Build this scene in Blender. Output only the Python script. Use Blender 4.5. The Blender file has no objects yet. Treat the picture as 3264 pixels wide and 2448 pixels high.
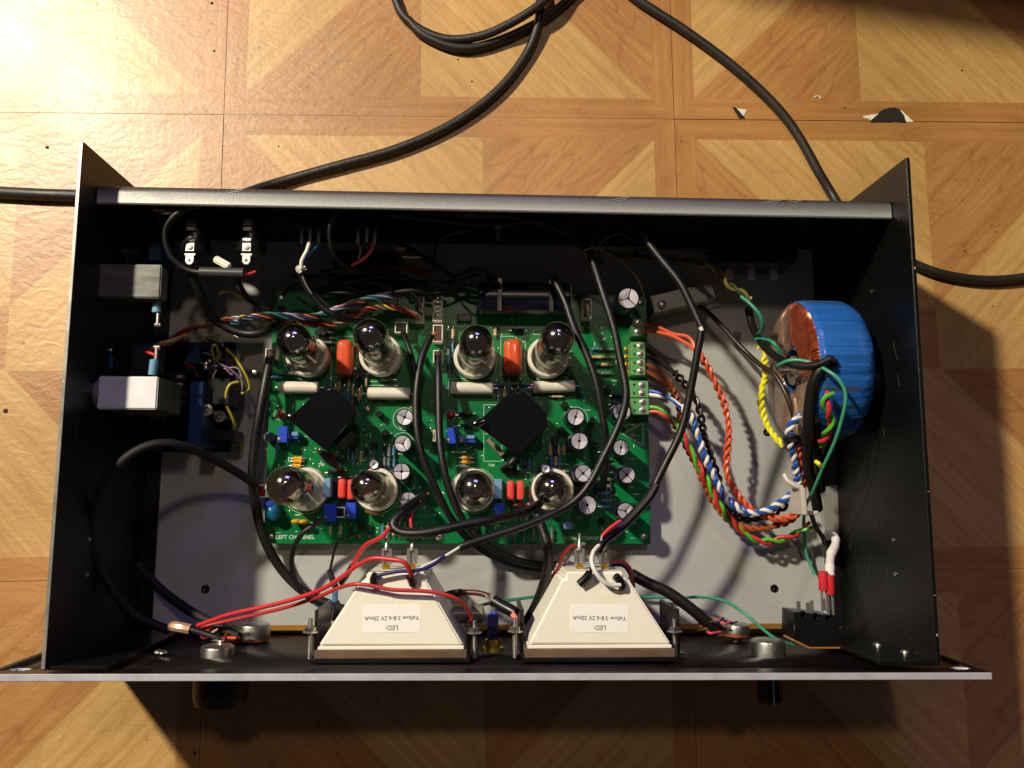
import bpy, bmesh, math, random
from mathutils import Vector, Matrix
S = 0.001                      # everything below is written in millimetres
sc = bpy.context.scene
COL = sc.collection
rnd = random.Random(7)

# ---------------------------------------------------------------- camera
F_PX, IW, IH = 2636.5, 3264.0, 2448.0
CAM = Vector((-11.12, 85.91, 516.36))
RX, RY, RZ = 0.1282, -0.0400, 0.0030
ROT = Matrix.Rotation(RZ, 3, 'Z') @ Matrix.Rotation(RY, 3, 'Y') @ Matrix.Rotation(RX, 3, 'X')
cd = bpy.data.cameras.new('camera'); cam = bpy.data.objects.new('camera', cd); COL.objects.link(cam)
cam.matrix_world = Matrix.Translation(CAM * S) @ ROT.to_4x4()
cd.sensor_width = 36.0; cd.lens = F_PX * 36.0 / IW; cd.clip_start = 0.01; cd.clip_end = 50
sc.camera = cam

# ---------------------------------------------------------------- world, lamps, exposure
sc.view_settings.view_transform = 'Standard'; sc.view_settings.look = 'None'
sc.view_settings.exposure = 0.0; sc.view_settings.gamma = 1.0
w = bpy.data.worlds.new('World'); sc.world = w; w.use_nodes = True
bg = w.node_tree.nodes['Background']; bg.inputs[0].default_value = (1.0, 0.86, 0.86, 1); bg.inputs[1].default_value = 0.031
def lamp(name, kind, loc, energy, color, size, aim=None, size_y=None):
    l = bpy.data.lights.new(name, kind); l.energy = energy; l.color = color
    if kind == 'AREA':
        l.size = size * S
        if size_y: l.shape = 'RECTANGLE'; l.size_y = size_y * S
    else: l.shadow_soft_size = size * S
    o = bpy.data.objects.new(name, l); COL.objects.link(o); o.location = Vector(loc) * S
    if aim: o.rotation_euler = (Vector(aim) - Vector(loc)).to_track_quat('-Z', 'Y').to_euler()
    return o
lamp('floor_lamp_light', 'POINT', (-1081, 1067, 1376), 206, (1.0, 0.90, 0.71), 50)
lamp('ceiling_lamp_light', 'POINT', (90, 920, 2000), 15, (1.0, 0.78, 0.58), 60)
lamp('monitor_light', 'AREA', (120, 1150, 860), 2.4, (0.30, 0.25, 1.0), 420, aim=(0, 150, 40), size_y=240)

# ---------------------------------------------------------------- helpers
def at(u, v, z):
    """point of the place on the level z (mm) that the photograph shows at pixel u, v"""
    d = ROT @ Vector(((u - IW / 2) / F_PX, (IH / 2 - v) / F_PX, -1.0))
    return CAM + d * ((z - CAM.z) / d.z)
def lin(c): return tuple(((x / 255) / 12.92 if x / 255 <= .04045 else ((x / 255 + .055) / 1.055) ** 2.4) for x in c)
MATS = {}
def mat(name, rgb, rough=.5, metal=0., bump=0., bscale=400., var=0., vscale=60., coat=0., spec=.5, stretch=None, trans=0., bdist=.0006):
    if name in MATS: return MATS[name]
    m = bpy.data.materials.new(name); m.use_nodes = True; nt = m.node_tree; N = nt.nodes; L = nt.links
    p = N['Principled BSDF']; c = lin(rgb) + (1,)
    p.inputs['Base Color'].default_value = c; p.inputs['Roughness'].default_value = rough
    p.inputs['Metallic'].default_value = metal; p.inputs['Specular IOR Level'].default_value = spec
    p.inputs['Coat Weight'].default_value = coat; p.inputs['Coat Roughness'].default_value = .12
    p.inputs['Transmission Weight'].default_value = trans
    if var or bump:
        tc = N.new('ShaderNodeTexCoord'); mp = N.new('ShaderNodeMapping'); L.new(tc.outputs['Object'], mp.inputs[0])
        if stretch: mp.inputs['Scale'].default_value = stretch
    if var:
        n = N.new('ShaderNodeTexNoise'); n.inputs['Scale'].default_value = vscale; n.inputs['Detail'].default_value = 5
        L.new(mp.outputs[0], n.inputs['Vector'])
        r = N.new('ShaderNodeValToRGB'); r.color_ramp.elements[0].position = .3; r.color_ramp.elements[1].position = .7
        r.color_ramp.elements[0].color = tuple(x * (1 - var) for x in c[:3]) + (1,)
        r.color_ramp.elements[1].color = tuple(min(1, x * (1 + var)) for x in c[:3]) + (1,)
        L.new(n.outputs[0], r.inputs[0]); L.new(r.outputs[0], p.inputs['Base Color'])
        q = N.new('ShaderNodeMapRange'); q.inputs[3].default_value = max(.03, rough - .12); q.inputs[4].default_value = min(1, rough + .12)
        L.new(n.outputs[0], q.inputs[0]); L.new(q.outputs[0], p.inputs['Roughness'])
    if bump:
        n2 = N.new('ShaderNodeTexNoise'); n2.inputs['Scale'].default_value = bscale; n2.inputs['Detail'].default_value = 3
        L.new(mp.outputs[0], n2.inputs['Vector'])
        b = N.new('ShaderNodeBump'); b.inputs['Strength'].default_value = bump; b.inputs['Distance'].default_value = bdist
        L.new(n2.outputs[0], b.inputs['Height']); L.new(b.outputs[0], p.inputs['Normal'])
    MATS[name] = m; return m
def thin_glass(name, tint=(1, 1, 1), amount=.10, rough=.02, haze=0.):
    if name in MATS: return MATS[name]
    m = bpy.data.materials.new(name); m.use_nodes = True; nt = m.node_tree; N = nt.nodes; L = nt.links; N.clear()
    o = N.new('ShaderNodeOutputMaterial'); t = N.new('ShaderNodeBsdfTransparent'); t.inputs[0].default_value = tint + (1,)
    g = N.new('ShaderNodeBsdfGlossy'); g.inputs['Roughness'].default_value = rough
    f = N.new('ShaderNodeLayerWeight'); f.inputs[0].default_value = .35
    a = N.new('ShaderNodeMath'); a.operation = 'MULTIPLY_ADD'; a.inputs[1].default_value = .6; a.inputs[2].default_value = amount
    a.use_clamp = True
    mx = N.new('ShaderNodeMixShader'); L.new(f.outputs['Fresnel'], a.inputs[0]); L.new(a.outputs[0], mx.inputs[0])
    L.new(t.outputs[0], mx.inputs[1]); L.new(g.outputs[0], mx.inputs[2]); last = mx
    if haze:
        d = N.new('ShaderNodeBsdfDiffuse'); d.inputs[0].default_value = (.75, .72, .66, 1)
        m2 = N.new('ShaderNodeMixShader'); m2.inputs[0].default_value = haze
        L.new(mx.outputs[0], m2.inputs[1]); L.new(d.outputs[0], m2.inputs[2]); last = m2
    L.new(last.outputs[0], o.inputs[0]); MATS[name] = m; return m

WL = {}
def tagit(o, label=None, cat=None, group=None, kind=None):
    if label: o['label'] = label
    if cat: o['category'] = cat
    if group: o['group'] = group
    if kind: o['kind'] = kind
    return o
def thing(name, label, cat, base, group=None):
    o = bpy.data.objects.new(name, None); COL.objects.link(o); o.empty_display_size = .01
    o.location = Vector(base) * S; WL[o] = Vector(base); return tagit(o, label, cat, group)
class B:
    """collects shapes in world millimetres; done() links them as ONE mesh object"""
    def __init__(s): s.bm = bmesh.new(); s.mi = 0
    def _f(s, vs):
        try: f = s.bm.faces.new(vs); f.material_index = s.mi; return f
        except ValueError: return None
    def box(s, x0, x1, y0, y1, z0, z1, bev=0., rot=0., ctr=None, M=None):
        bm2 = bmesh.new(); bmesh.ops.create_cube(bm2, size=1)
        c = Vector(((x0 + x1) / 2, (y0 + y1) / 2, (z0 + z1) / 2))
        for v in bm2.verts: v.co = Vector((v.co.x * (x1 - x0), v.co.y * (y1 - y0), v.co.z * (z1 - z0)))
        if bev: bmesh.ops.bevel(bm2, geom=list(bm2.edges), offset=bev, segments=2 if bev > .6 else 1, affect='EDGES')
        R_ = Matrix.Rotation(rot, 3, 'Z') if M is None else M
        for v in bm2.verts: v.co = R_ @ v.co + c
        s.merge(bm2); return s
    def merge(s, bm2):
        mp = {v: s.bm.verts.new(v.co) for v in bm2.verts}
        for f in bm2.faces: s._f([mp[v] for v in f.verts])
        bm2.free()
    def prism(s, pts, z0, z1, bev=0.):
        bm2 = bmesh.new(); lo = [bm2.verts.new((p[0], p[1], z0)) for p in pts]; hi = [bm2.verts.new((p[0], p[1], z1)) for p in pts]
        n = len(pts); bm2.faces.new(hi); bm2.faces.new(lo[::-1])
        for i in range(n): bm2.faces.new((lo[i], lo[(i + 1) % n], hi[(i + 1) % n], hi[i]))
        bmesh.ops.recalc_face_normals(bm2, faces=bm2.faces)
        if bev: bmesh.ops.bevel(bm2, geom=list(bm2.edges), offset=bev, segments=3 if bev > .6 else 1, affect='EDGES')
        s.merge(bm2); return s
    def rbox(s, x0, x1, y0, y1, z0, z1, r):
        r = min(r, (x1 - x0) / 2.05, (y1 - y0) / 2.05, (z1 - z0) / 2.05); rings = []
        for k in range(9):
            if k < 4: a = math.pi / 2 * (1 - k / 4); ins = r * (1 - math.cos(a)); z = z0 + r * (1 - math.sin(a))
            elif k == 4: ins = 0; z = (z0 + z1) / 2
            else: a = math.pi / 2 * (k - 5) / 3; ins = r * (1 - math.cos(a)); z = z1 - r + r * math.sin(a)
            ri = max(r - ins, .05); ring = []
            for (sx, sy, a0) in ((1, 1, 0), (-1, 1, 90), (-1, -1, 180), (1, -1, 270)):
                for j in range(4):
                    t = math.radians(a0 + 30 * j); cx = (x1 - r) if sx > 0 else (x0 + r); cy = (y1 - r) if sy > 0 else (y0 + r)
                    ring.append(s.bm.verts.new((cx + ri * math.cos(t), cy + ri * math.sin(t), z)))
            rings.append(ring)
        for a, b in zip(rings, rings[1:]):
            for k in range(16): s._f((a[k], a[(k + 1) % 16], b[(k + 1) % 16], b[k]))
        s._f(rings[0][::-1]); s._f(rings[-1]); return s
    def ngon(s, pts, z):
        s._f([s.bm.verts.new((p[0], p[1], z)) for p in pts]); return s
    def lathe(s, o, ax, prof, seg=20, cap=True):
        o = Vector(o); ax = Vector(ax).normalized(); e = ax.orthogonal().normalized(); f = ax.cross(e)
        rings = []
        for d, r in prof:
            if r < 1e-6: rings.append([s.bm.verts.new(o + ax * d)])
            else: rings.append([s.bm.verts.new(o + ax * d + (e * math.cos(2 * math.pi * k / seg) + f * math.sin(2 * math.pi * k / seg)) * r) for k in range(seg)])
        for a, b in zip(rings, rings[1:]):
            for k in range(seg):
                k2 = (k + 1) % seg
                q = [a[k % len(a)], a[k2 % len(a)], b[k2 % len(b)], b[k % len(b)]]
                q2 = []
                for v in q:
                    if v not in q2: q2.append(v)
                if len(q2) > 2: s._f(q2)
        if cap:
            if len(rings[0]) > 1: s._f(rings[0][::-1])
            if len(rings[-1]) > 1: s._f(rings[-1])
        return s
    def cyl(s, p0, p1, r, seg=16, r1=None, bev=0.):
        p0 = Vector(p0); p1 = Vector(p1); L_ = (p1 - p0).length; r1 = r if r1 is None else r1
        pr = [(0, r), (L_, r1)] if not bev else [(0, r - bev), (bev, r), (L_ - bev, r1), (L_, r1 - bev)]
        return s.lathe(p0, p1 - p0, pr, seg)
    def tube(s, path, r, seg=8, caps=True):
        n = len(path); rr = r if callable(r) else (lambda t: r)
        T = (path[1] - path[0]).normalized(); e = T.orthogonal().normalized(); rings = []
        for i, p in enumerate(path):
            T2 = (path[min(i + 1, n - 1)] - path[max(i - 1, 0)])
            T2 = T2.normalized() if T2.length > 1e-9 else T
            e = (e - T2 * e.dot(T2)); e = e.normalized() if e.length > 1e-6 else T2.orthogonal().normalized()
            f = T2.cross(e); T = T2; q = rr(i / (n - 1))
            rings.append([s.bm.verts.new(p + (e * math.cos(2 * math.pi * k / seg) + f * math.sin(2 * math.pi * k / seg)) * q) for k in range(seg)])
        for a, b in zip(rings, rings[1:]):
            for k in range(seg): s._f((a[k], a[(k + 1) % seg], b[(k + 1) % seg], b[k]))
        if caps: s._f(rings[0][::-1]); s._f(rings[-1])
        return s
    def text(s, body, org, xdir, ydir, size, z, thick=.12):
        cu = bpy.data.curves.new('t', 'FONT'); cu.body = body; cu.size = 1; cu.extrude = 0; cu.offset = .012; cu.resolution_u = 2
        ob = bpy.data.objects.new('t', cu); COL.objects.link(ob)
        me = bpy.data.meshes.new_from_object(ob.evaluated_get(bpy.context.evaluated_depsgraph_get()))
        x, y = Vector(xdir).normalized(), Vector(ydir).normalized(); o = Vector(org)
        xs = [v.co.x for v in me.vertices]; off = (min(xs) + max(xs)) / 2
        vs = [s.bm.verts.new((*(o.xy + (x.xy * (v.co.x - off) + y.xy * v.co.y) * size), z)) for v in me.vertices]
        for f in me.polygons: s._f([vs[i] for i in f.vertices])
        bpy.data.objects.remove(ob); bpy.data.meshes.remove(me); bpy.data.curves.remove(cu); return s
    def done(s, name, mats, parent=None, smooth=True, base=None, ang=35, kind=None, label=None, recalc=True):
        bm = s.bm
        if recalc: bmesh.ops.recalc_face_normals(bm, faces=bm.faces)
        if smooth:
            for f in bm.faces: f.smooth = True
            for e in bm.edges:
                if len(e.link_faces) == 2 and e.calc_face_angle(0) > math.radians(ang): e.smooth = False
        if base is None:
            if parent is not None: base = WL[parent]
            else:
                xs = [v.co for v in bm.verts]
                base = Vector((sum(v.x for v in xs) / len(xs), sum(v.y for v in xs) / len(xs), min(v.z for v in xs)))
        pb = WL[parent] if parent is not None else Vector((0, 0, 0))
        for v in bm.verts: v.co = (v.co - base) * S
        me = bpy.data.meshes.new(name); bm.to_mesh(me); bm.free()
        for m in (mats if isinstance(mats, (list, tuple)) else [mats]): me.materials.append(m)
        o = bpy.data.objects.new(name, me); COL.objects.link(o); o.location = (base - pb) * S
        if parent is not None: o.parent = parent
        WL[o] = Vector(base)
        if kind: o['kind'] = kind
        if label: o['label'] = label
        return o
def cr(pts, step=2.0):
    """Catmull-Rom through the points, resampled about every step mm"""
    P = [Vector(p) for p in pts]
    P = [P[0] * 2 - P[1]] + P + [P[-1] * 2 - P[-2]]; out = []
    for i in range(1, len(P) - 2):
        a, b, c, d = P[i - 1:i + 3]; n = max(2, int((c - b).length / step))
        for k in range(n):
            t = k / n
            out.append(.5 * ((2 * b) + (c - a) * t + (2 * a - 5 * b + 4 * c - d) * t * t + (3 * b - a - 3 * c + d) * t ** 3))
    out.append(P[-2]); return out
def pp(pts): return [at(*p) for p in pts]
def cable(name, label, cat, pts, r, m, group=None, seg=12, step=2.2, ends=None, world=False):
    path = cr(pts if world else pp(pts), step)
    if not ends:
        o = B().tube(path, r, seg).done(name, m); return tagit(o, label, cat, group)
    t = thing(name, label, cat, path[0], group); B().tube(path, r, seg).done('sheath', m, t)
    for (nm, epts, er, em) in ends: B().tube(cr(pp(epts), 1.5), er, 8).done(nm, em, t)
    return t
def twisted(name, label, cat, pts, mats, rs, R_, pitch, group=None, seg=7, world=False, irr=.15):
    path = cr(pts if world else pp(pts), .9); t = thing(name, label, cat, path[0], group); n = len(mats)
    T = (path[1] - path[0]).normalized(); e = T.orthogonal().normalized(); fr = []; s_ = 0.
    for i, p in enumerate(path):
        T2 = path[min(i + 1, len(path) - 1)] - path[max(i - 1, 0)]; T2.normalize()
        e = e - T2 * e.dot(T2); e.normalize(); fr.append((p, e.copy(), T2.cross(e), s_))
        if i + 1 < len(path): s_ += (path[i + 1] - p).length
    for k, m in enumerate(mats):
        ph = 2 * math.pi * k / n
        q = [p + (e_ * math.cos(ph + 2 * math.pi * s0 / pitch + irr * math.sin(s0 * .13)) + f_ * math.sin(ph + 2 * math.pi * s0 / pitch + irr * math.sin(s0 * .13))) * R_ * (1 + irr * math.sin(s0 * .21 + k)) for p, e_, f_, s0 in fr]
        B().tube(q, rs, seg).done('wire', m, t)
    return t

# ---------------------------------------------------------------- materials
black_paint = mat('black_paint', (9, 9, 8), .45, bump=.35, bscale=700, var=.5, vscale=14, spec=.38)
matt_black = mat('matt_black', (8, 8, 8), .7)
satin_black = mat('satin_black', (14, 14, 13), .3, bump=.1, bscale=500)
grey_edge = mat('lit_grey_edge', (150, 148, 140), .4, .5, var=.2, vscale=90)
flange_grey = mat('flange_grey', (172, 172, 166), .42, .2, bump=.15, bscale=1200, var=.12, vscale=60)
silver = mat('bare_aluminium', (186, 186, 194), .45, .15, var=.1, vscale=120)
plate_grey = mat('plate_grey', (172, 173, 170), .55, 0., bump=.12, bscale=700, var=.09, vscale=28)
rubber = mat('rubber_black', (17, 16, 14), .46, bump=.15, bscale=600, var=.2)
cord_rubber = mat('cord_rubber', (38, 34, 31), .5, bump=.3, bscale=500, var=.2)
shrink = mat('heat_shrink', (20, 18, 20), .35)
chrome = mat('chrome', (225, 222, 215), .16, 1.)
steel = mat('steel', (190, 188, 182), .36, 1., var=.12, vscale=200)
tin = mat('tinned_lug', (215, 212, 205), .3, .9)
gold = mat('brass', (196, 158, 60), .3, .9)
navy = mat('navy_sleeve', (18, 18, 40), .3)
blackplastic = mat('black_plastic', (18, 18, 19), .3, var=.15)
potting = mat('glossy_black_cover', (10, 10, 15), .14, coat=1., bump=.05, bscale=150)
orange_c = mat('orange_epoxy', (214, 84, 44), .25, var=.06, vscale=100, coat=.3)
pink_c = mat('pink_epoxy', (226, 72, 66), .35)
ceramic = mat('white_ceramic', (222, 216, 200), .5, var=.08, vscale=180)
blue_p = mat('blue_plastic', (32, 70, 190), .35)
lblue_p = mat('light_blue_plastic', (110, 150, 185), .4)
teal_c = mat('teal_epoxy', (10, 96, 128), .3)
yellow_c = mat('yellow_epoxy', (222, 160, 30), .35)
brown_c = mat('brown_disc', (110, 82, 40), .35)
white_p = mat('white_plastic', (226, 220, 204), .45)
green_pl = mat('terminal_green', (92, 158, 92), .4)
dgreen_pl = mat('terminal_dark_green', (58, 110, 66), .4)
meter_white = mat('meter_white', (243, 239, 220), .4, var=.02, vscale=20)
bezel = mat('smoky_bezel', (104, 84, 68), .22, var=.35, vscale=60, coat=.3)
paper = mat('label_paper', (250, 247, 240), .6)
ink = mat('grey_ink', (95, 92, 96), .7)
silk = mat('silk_white', (196, 216, 196), .6)
def wirem(n, c): return mat('wire_' + n, c, .38)
w_red, w_dred, w_org = wirem('red', (206, 44, 50)), wirem('dark_red', (140, 34, 34)), wirem('orange', (216, 88, 48))
w_brown, w_blue, w_white = wirem('brown', (160, 78, 38)), wirem('blue', (32, 84, 176)), wirem('white', (226, 222, 212))
w_green, w_dgreen, w_yel = wirem('green', (84, 180, 40)), wirem('dark_green', (18, 104, 78)), wirem('yellow', (232, 224, 24))
w_black, w_navy, w_grey, w_lgreen = wirem('black', (18, 17, 17)), wirem('navy', (24, 28, 96)), wirem('grey', (130, 126, 124)), wirem('mint', (80, 170, 110))
glass = thin_glass('tube_glass', (.96, .96, .93), .08)
film = thin_glass('clear_film', (.96, .93, .88), .10, .08, haze=.18)
getter = mat('getter_mirror', (124, 112, 102), .2, .9, var=.6, vscale=200)
getter_b = mat('getter_brown', (110, 86, 62), .16, .9, var=.75, vscale=260)
getter = thin_glass('getter_dark', (.20, .17, .16), .58, .12)
getter_b = thin_glass('getter_brownish', (.40, .31, .22), .48, .12)
tip_glass = thin_glass('tip_glass', (.8, .82, .8), .34, .12, haze=.22)
anode = mat('anode_grey', (92, 90, 84), .35, .6)
mica = mat('mica', (190, 182, 160), .4)

# ---------------------------------------------------------------- floor: vinyl tiles printed as parquet
def wood(name, c1, c2, ang, dense=1., knots=0.):
    m = bpy.data.materials.new(name); m.use_nodes = True; nt = m.node_tree; N = nt.nodes; L = nt.links; p = N['Principled BSDF']
    tc = N.new('ShaderNodeTexCoord'); r0 = N.new('ShaderNodeMapping'); r0.inputs['Rotation'].default_value = (0, 0, -ang)
    L.new(tc.outputs['Object'], r0.inputs[0])
    mp = N.new('ShaderNodeMapping'); mp.inputs['Scale'].default_value = (8, 210 * dense, 1); L.new(r0.outputs[0], mp.inputs[0])
    n1 = N.new('ShaderNodeTexNoise'); n1.inputs['Scale'].default_value = 1; n1.inputs['Detail'].default_value = 6; n1.inputs['Roughness'].default_value = .62
    L.new(mp.outputs[0], n1.inputs['Vector'])
    mw = N.new('ShaderNodeMapping'); mw.inputs['Scale'].default_value = (9, 34, 1); L.new(r0.outputs[0], mw.inputs[0])
    wv = N.new('ShaderNodeTexNoise'); wv.inputs['Scale'].default_value = 1; wv.inputs['Detail'].default_value = 1.5
    L.new(mw.outputs[0], wv.inputs['Vector'])
    mu = N.new('ShaderNodeMath'); mu.operation = 'MULTIPLY'; mu.inputs[1].default_value = 7 + 4 * knots; L.new(wv.outputs[0], mu.inputs[0])
    fr = N.new('ShaderNodeMath'); fr.operation = 'PINGPONG'; fr.inputs[1].default_value = .5; L.new(mu.outputs[0], fr.inputs[0])
    rg = N.new('ShaderNodeMapRange'); rg.inputs[1].default_value = .0; rg.inputs[2].default_value = .14; rg.inputs[3].default_value = .8 if knots else .9; rg.inputs[4].default_value = 1.
    L.new(fr.outputs[0], rg.inputs[0])
    cr_ = N.new('ShaderNodeValToRGB'); cr_.color_ramp.elements[0].position = .3; cr_.color_ramp.elements[1].position = .68
    cr_.color_ramp.elements[0].color = lin(c1) + (1,); cr_.color_ramp.elements[1].color = lin(c2) + (1,)
    L.new(n1.outputs[0], cr_.inputs[0])
    mx = N.new('ShaderNodeMix'); mx.data_type = 'RGBA'; mx.blend_type = 'MULTIPLY'; mx.inputs[0].default_value = .75
    L.new(cr_.outputs[0], mx.inputs[6])
    cc = N.new('ShaderNodeCombineColor'); L.new(rg.outputs[0], cc.inputs[0])
    g2 = N.new('ShaderNodeMath'); g2.operation = 'POWER'; g2.inputs[1].default_value = 1.5; L.new(rg.outputs[0], g2.inputs[0]); L.new(g2.outputs[0], cc.inputs[1])
    g3 = N.new('ShaderNodeMath'); g3.operation = 'POWER'; g3.inputs[1].default_value = 2.; L.new(rg.outputs[0], g3.inputs[0]); L.new(g3.outputs[0], cc.inputs[2])
    L.new(cc.outputs[0], mx.inputs[7]); 
    # worn patches: slow mottling and tiny dark specks
    ge = N.new('ShaderNodeNewGeometry')
    nd = N.new('ShaderNodeTexNoise'); nd.inputs['Scale'].default_value = 9; nd.inputs['Detail'].default_value = 4; L.new(ge.outputs['Position'], nd.inputs['Vector'])
    rd = N.new('ShaderNodeMapRange'); rd.inputs[1].default_value = .3; rd.inputs[2].default_value = .7; rd.inputs[3].default_value = .8; rd.inputs[4].default_value = 1.08
    L.new(nd.outputs[0], rd.inputs[0])
    vo = N.new('ShaderNodeTexVoronoi'); vo.inputs['Scale'].default_value = 48; L.new(ge.outputs['Position'], vo.inputs['Vector'])
    rv = N.new('ShaderNodeMapRange'); rv.inputs[1].default_value = .035; rv.inputs[2].default_value = .06; rv.inputs[3].default_value = .55; rv.inputs[4].default_value = 1
    L.new(vo.outputs['Distance'], rv.inputs[0])
    ml = N.new('ShaderNodeMath'); ml.operation = 'MULTIPLY'; L.new(rd.outputs[0], ml.inputs[0]); L.new(rv.outputs[0], ml.inputs[1])
    m3 = N.new('ShaderNodeMix'); m3.data_type = 'RGBA'; m3.blend_type = 'MULTIPLY'; m3.inputs[0].default_value = 1
    L.new(mx.outputs[2], m3.inputs[6]); L.new(ml.outputs[0], m3.inputs[7]); L.new(m3.outputs[2], p.inputs['Base Color'])
    # embossed, wrinkled vinyl skin
    mr = N.new('ShaderNodeMapping'); mr.inputs['Rotation'].default_value = (0, 0, .9); mr.inputs['Scale'].default_value = (1, 2.1, 1); L.new(ge.outputs['Position'], mr.inputs[0])
    b1 = N.new('ShaderNodeTexNoise'); b1.inputs['Scale'].default_value = 70; b1.inputs['Detail'].default_value = 3; b1.inputs['Distortion'].default_value = 1.2
    L.new(mr.outputs[0], b1.inputs['Vector'])
    b2 = N.new('ShaderNodeTexNoise'); b2.inputs['Scale'].default_value = 340; b2.inputs['Detail'].default_value = 2; L.new(ge.outputs['Position'], b2.inputs['Vector'])
    ad = N.new('ShaderNodeMath'); ad.operation = 'MULTIPLY_ADD'; ad.inputs[1].default_value = .35; L.new(b2.outputs[0], ad.inputs[0]); L.new(b1.outputs[0], ad.inputs[2])
    bu = N.new('ShaderNodeBump'); bu.inputs['Strength'].default_value = .27; bu.inputs['Distance'].default_value = .0011
    L.new(ad.outputs[0], bu.inputs['Height']); L.new(bu.outputs[0], p.inputs['Normal'])
    rr = N.new('ShaderNodeMapRange'); rr.inputs[3].default_value = .3; rr.inputs[4].default_value = .56; L.new(nd.outputs[0], rr.inputs[0]); L.new(rr.outputs[0], p.inputs['Roughness'])
    p.inputs['Specular IOR Level'].default_value = .75
    return m
PI = math.pi
LT, LT2 = (180, 136, 74), (209, 168, 106)
DK, DK2 = (164, 111, 58), (188, 136, 78)
woods = [wood('border_wood_across', DK, DK2, 0), wood('border_wood_along', DK, DK2, PI / 2),
         wood('light_wood_rising', LT, LT2, PI / 4), wood('light_wood_falling', LT, LT2, -PI / 4),
         wood('dark_wood_rising', DK, (188, 138, 82), PI / 4, 1.2, 1), wood('dark_wood_falling', DK, (188, 138, 82), -PI / 4, 1.2, 1)]
FZ = -8.4; TILE = 299.18; TX, TY, TR = -180.70, 331.05, .0111
floor = thing('floor', None, None, (0, 0, FZ)); floor['kind'] = 'structure'
sub = mat('black_adhesive', (16, 15, 14), .8)
B().box(-1300, 1300, -1200, 1400, FZ - 12, FZ - 1.2).done('subfloor', sub, floor)
b = B(); n = TILE - .35
def add(pts, mi, z=0.):
    b.mi = mi; b._f([b.bm.verts.new((p[0], p[1], FZ + z)) for p in pts])
g = 14.; I = n - 2 * g; A = I * 112 / 264; C = I * 152 / 264
add([(0, 0), (n, 0), (n - g, g), (g, g)], 0); add([(g, n - g), (n - g, n - g), (n, n), (0, n)], 0)
add([(0, 0), (g, g), (g, n - g), (0, n)], 1); add([(n, 0), (n, n), (n - g, n - g), (n - g, g)], 1)
q = lambda x, y: (g + x, g + y)
def rot(p, k):
    x, y = p
    for _ in range(k): x, y = y, I - x
    return q(x, y)
for k in range(4):
    # light right triangle on this side, dark wedge beside it, and the small piece towards the centre
    add([rot((A, 0), k), rot((I, 0), k), rot((C, A), k), rot((A, A), k)] , 3 if k % 2 == 0 else 2)
    add([rot((0, 0), k), rot((A, 0), k), rot((A, A), k)], 4 if k % 2 == 0 else 5)
add([q(A, A), q(C, A), q(C, C), q(A, C)], 4)
for s_ in ([(0, 0), (n, 0)], [(n, 0), (n, n)], [(n, n), (0, n)], [(0, n), (0, 0)]):
    (x0, y0), (x1, y1) = s_; b.mi = 0
    b._f([b.bm.verts.new(c) for c in ((x0, y0, FZ), (x1, y1, FZ), (x1, y1, FZ - 1.2), (x0, y0, FZ - 1.2))])
for v in b.bm.verts: v.co = v.co - Vector((0, 0, FZ))
proto = None
for i in range(-3, 4):
    for j in range(-4, 3):
        c, s_ = math.cos(TR), math.sin(TR); jx, jy = rnd.uniform(-.12, .12), rnd.uniform(-.12, .12)
        wx = TX + TILE * (c * i - s_ * j) + .17 + jx; wy = TY + TILE * (s_ * i + c * j) + .17 + jy
        if proto is None:
            proto = b.done('tile', woods, floor, smooth=False, base=Vector((0, 0, 0)), recalc=False); t_ = proto
        else:
            t_ = proto.copy(); COL.objects.link(t_); t_.parent = floor
        t_.location = Vector((wx, wy, 0 + rnd.uniform(0, .12))) * S; t_.rotation_euler = (0, 0, TR)

# unseen block added off the rear right to cast the dark corner
def ragged(P, j):
    out = []
    for a_, c_ in zip(P, P[1:] + P[:1]):
        d_ = c_ - a_; nn = Vector((-d_.y, d_.x)).normalized() if d_.length else Vector((0, 0)); k_ = max(2, int(d_.length / .9))
        for i in range(k_): out.append(a_ + d_ * i / k_ + nn * (rnd.uniform(-j, j) if i else 0))
    return out
shadow_block_t = tagit(B().prism([(-100, 560), (300, 500), (900, 410), (900, 860), (-100, 860)], FZ, 289, 2).done('shadow_block', mat('shadow_block_dark', (40, 26, 20), .5)), 'unseen dark block added beyond the rear right to shadow the corner', 'shadow_block')

# chips and scraps on the floor
t = thing('torn_tile_patch', 'larger dark hole in the floor tile with torn white paper tips', 'floor damage', at(2825, 380, FZ))
z0 = FZ + .25
B().prism(ragged([at(*p, z0).xy for p in ((2745, 371), (2800, 362), (2830, 352), (2870, 350), (2895, 372), (2912, 388), (2790, 388))], .25), z0 - .1, z0 + .15).done('torn_paper', mat('torn_paper', (226, 222, 205), .8), t)
B().prism(ragged([at(*p, z0).xy for p in ((2774, 389), (2786, 375), (2800, 360), (2812, 352), (2830, 346), (2851, 342), (2868, 350), (2878, 366), (2887, 389))], .4), z0 + .2, z0 + .6).done('bared_glue', mat('bared_glue', (28, 28, 24), .9, bump=.5), t)
t = thing('torn_tile_chip', 'small dark and white chip in the floor tile beside the cable', 'floor damage', at(2358, 360, FZ))
B().prism([at(*p, z0).xy for p in ((2342, 345), (2380, 350), (2372, 366), (2366, 374))], z0 - .1, z0 + .15).done('torn_paper', MATS['torn_paper'], t)
B().prism([at(*p, z0).xy for p in ((2334, 342), (2344, 343), (2360, 360), (2374, 377), (2355, 377))], z0 + .2, z0 + .5).done('bared_glue', MATS['bared_glue'], t)
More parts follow.
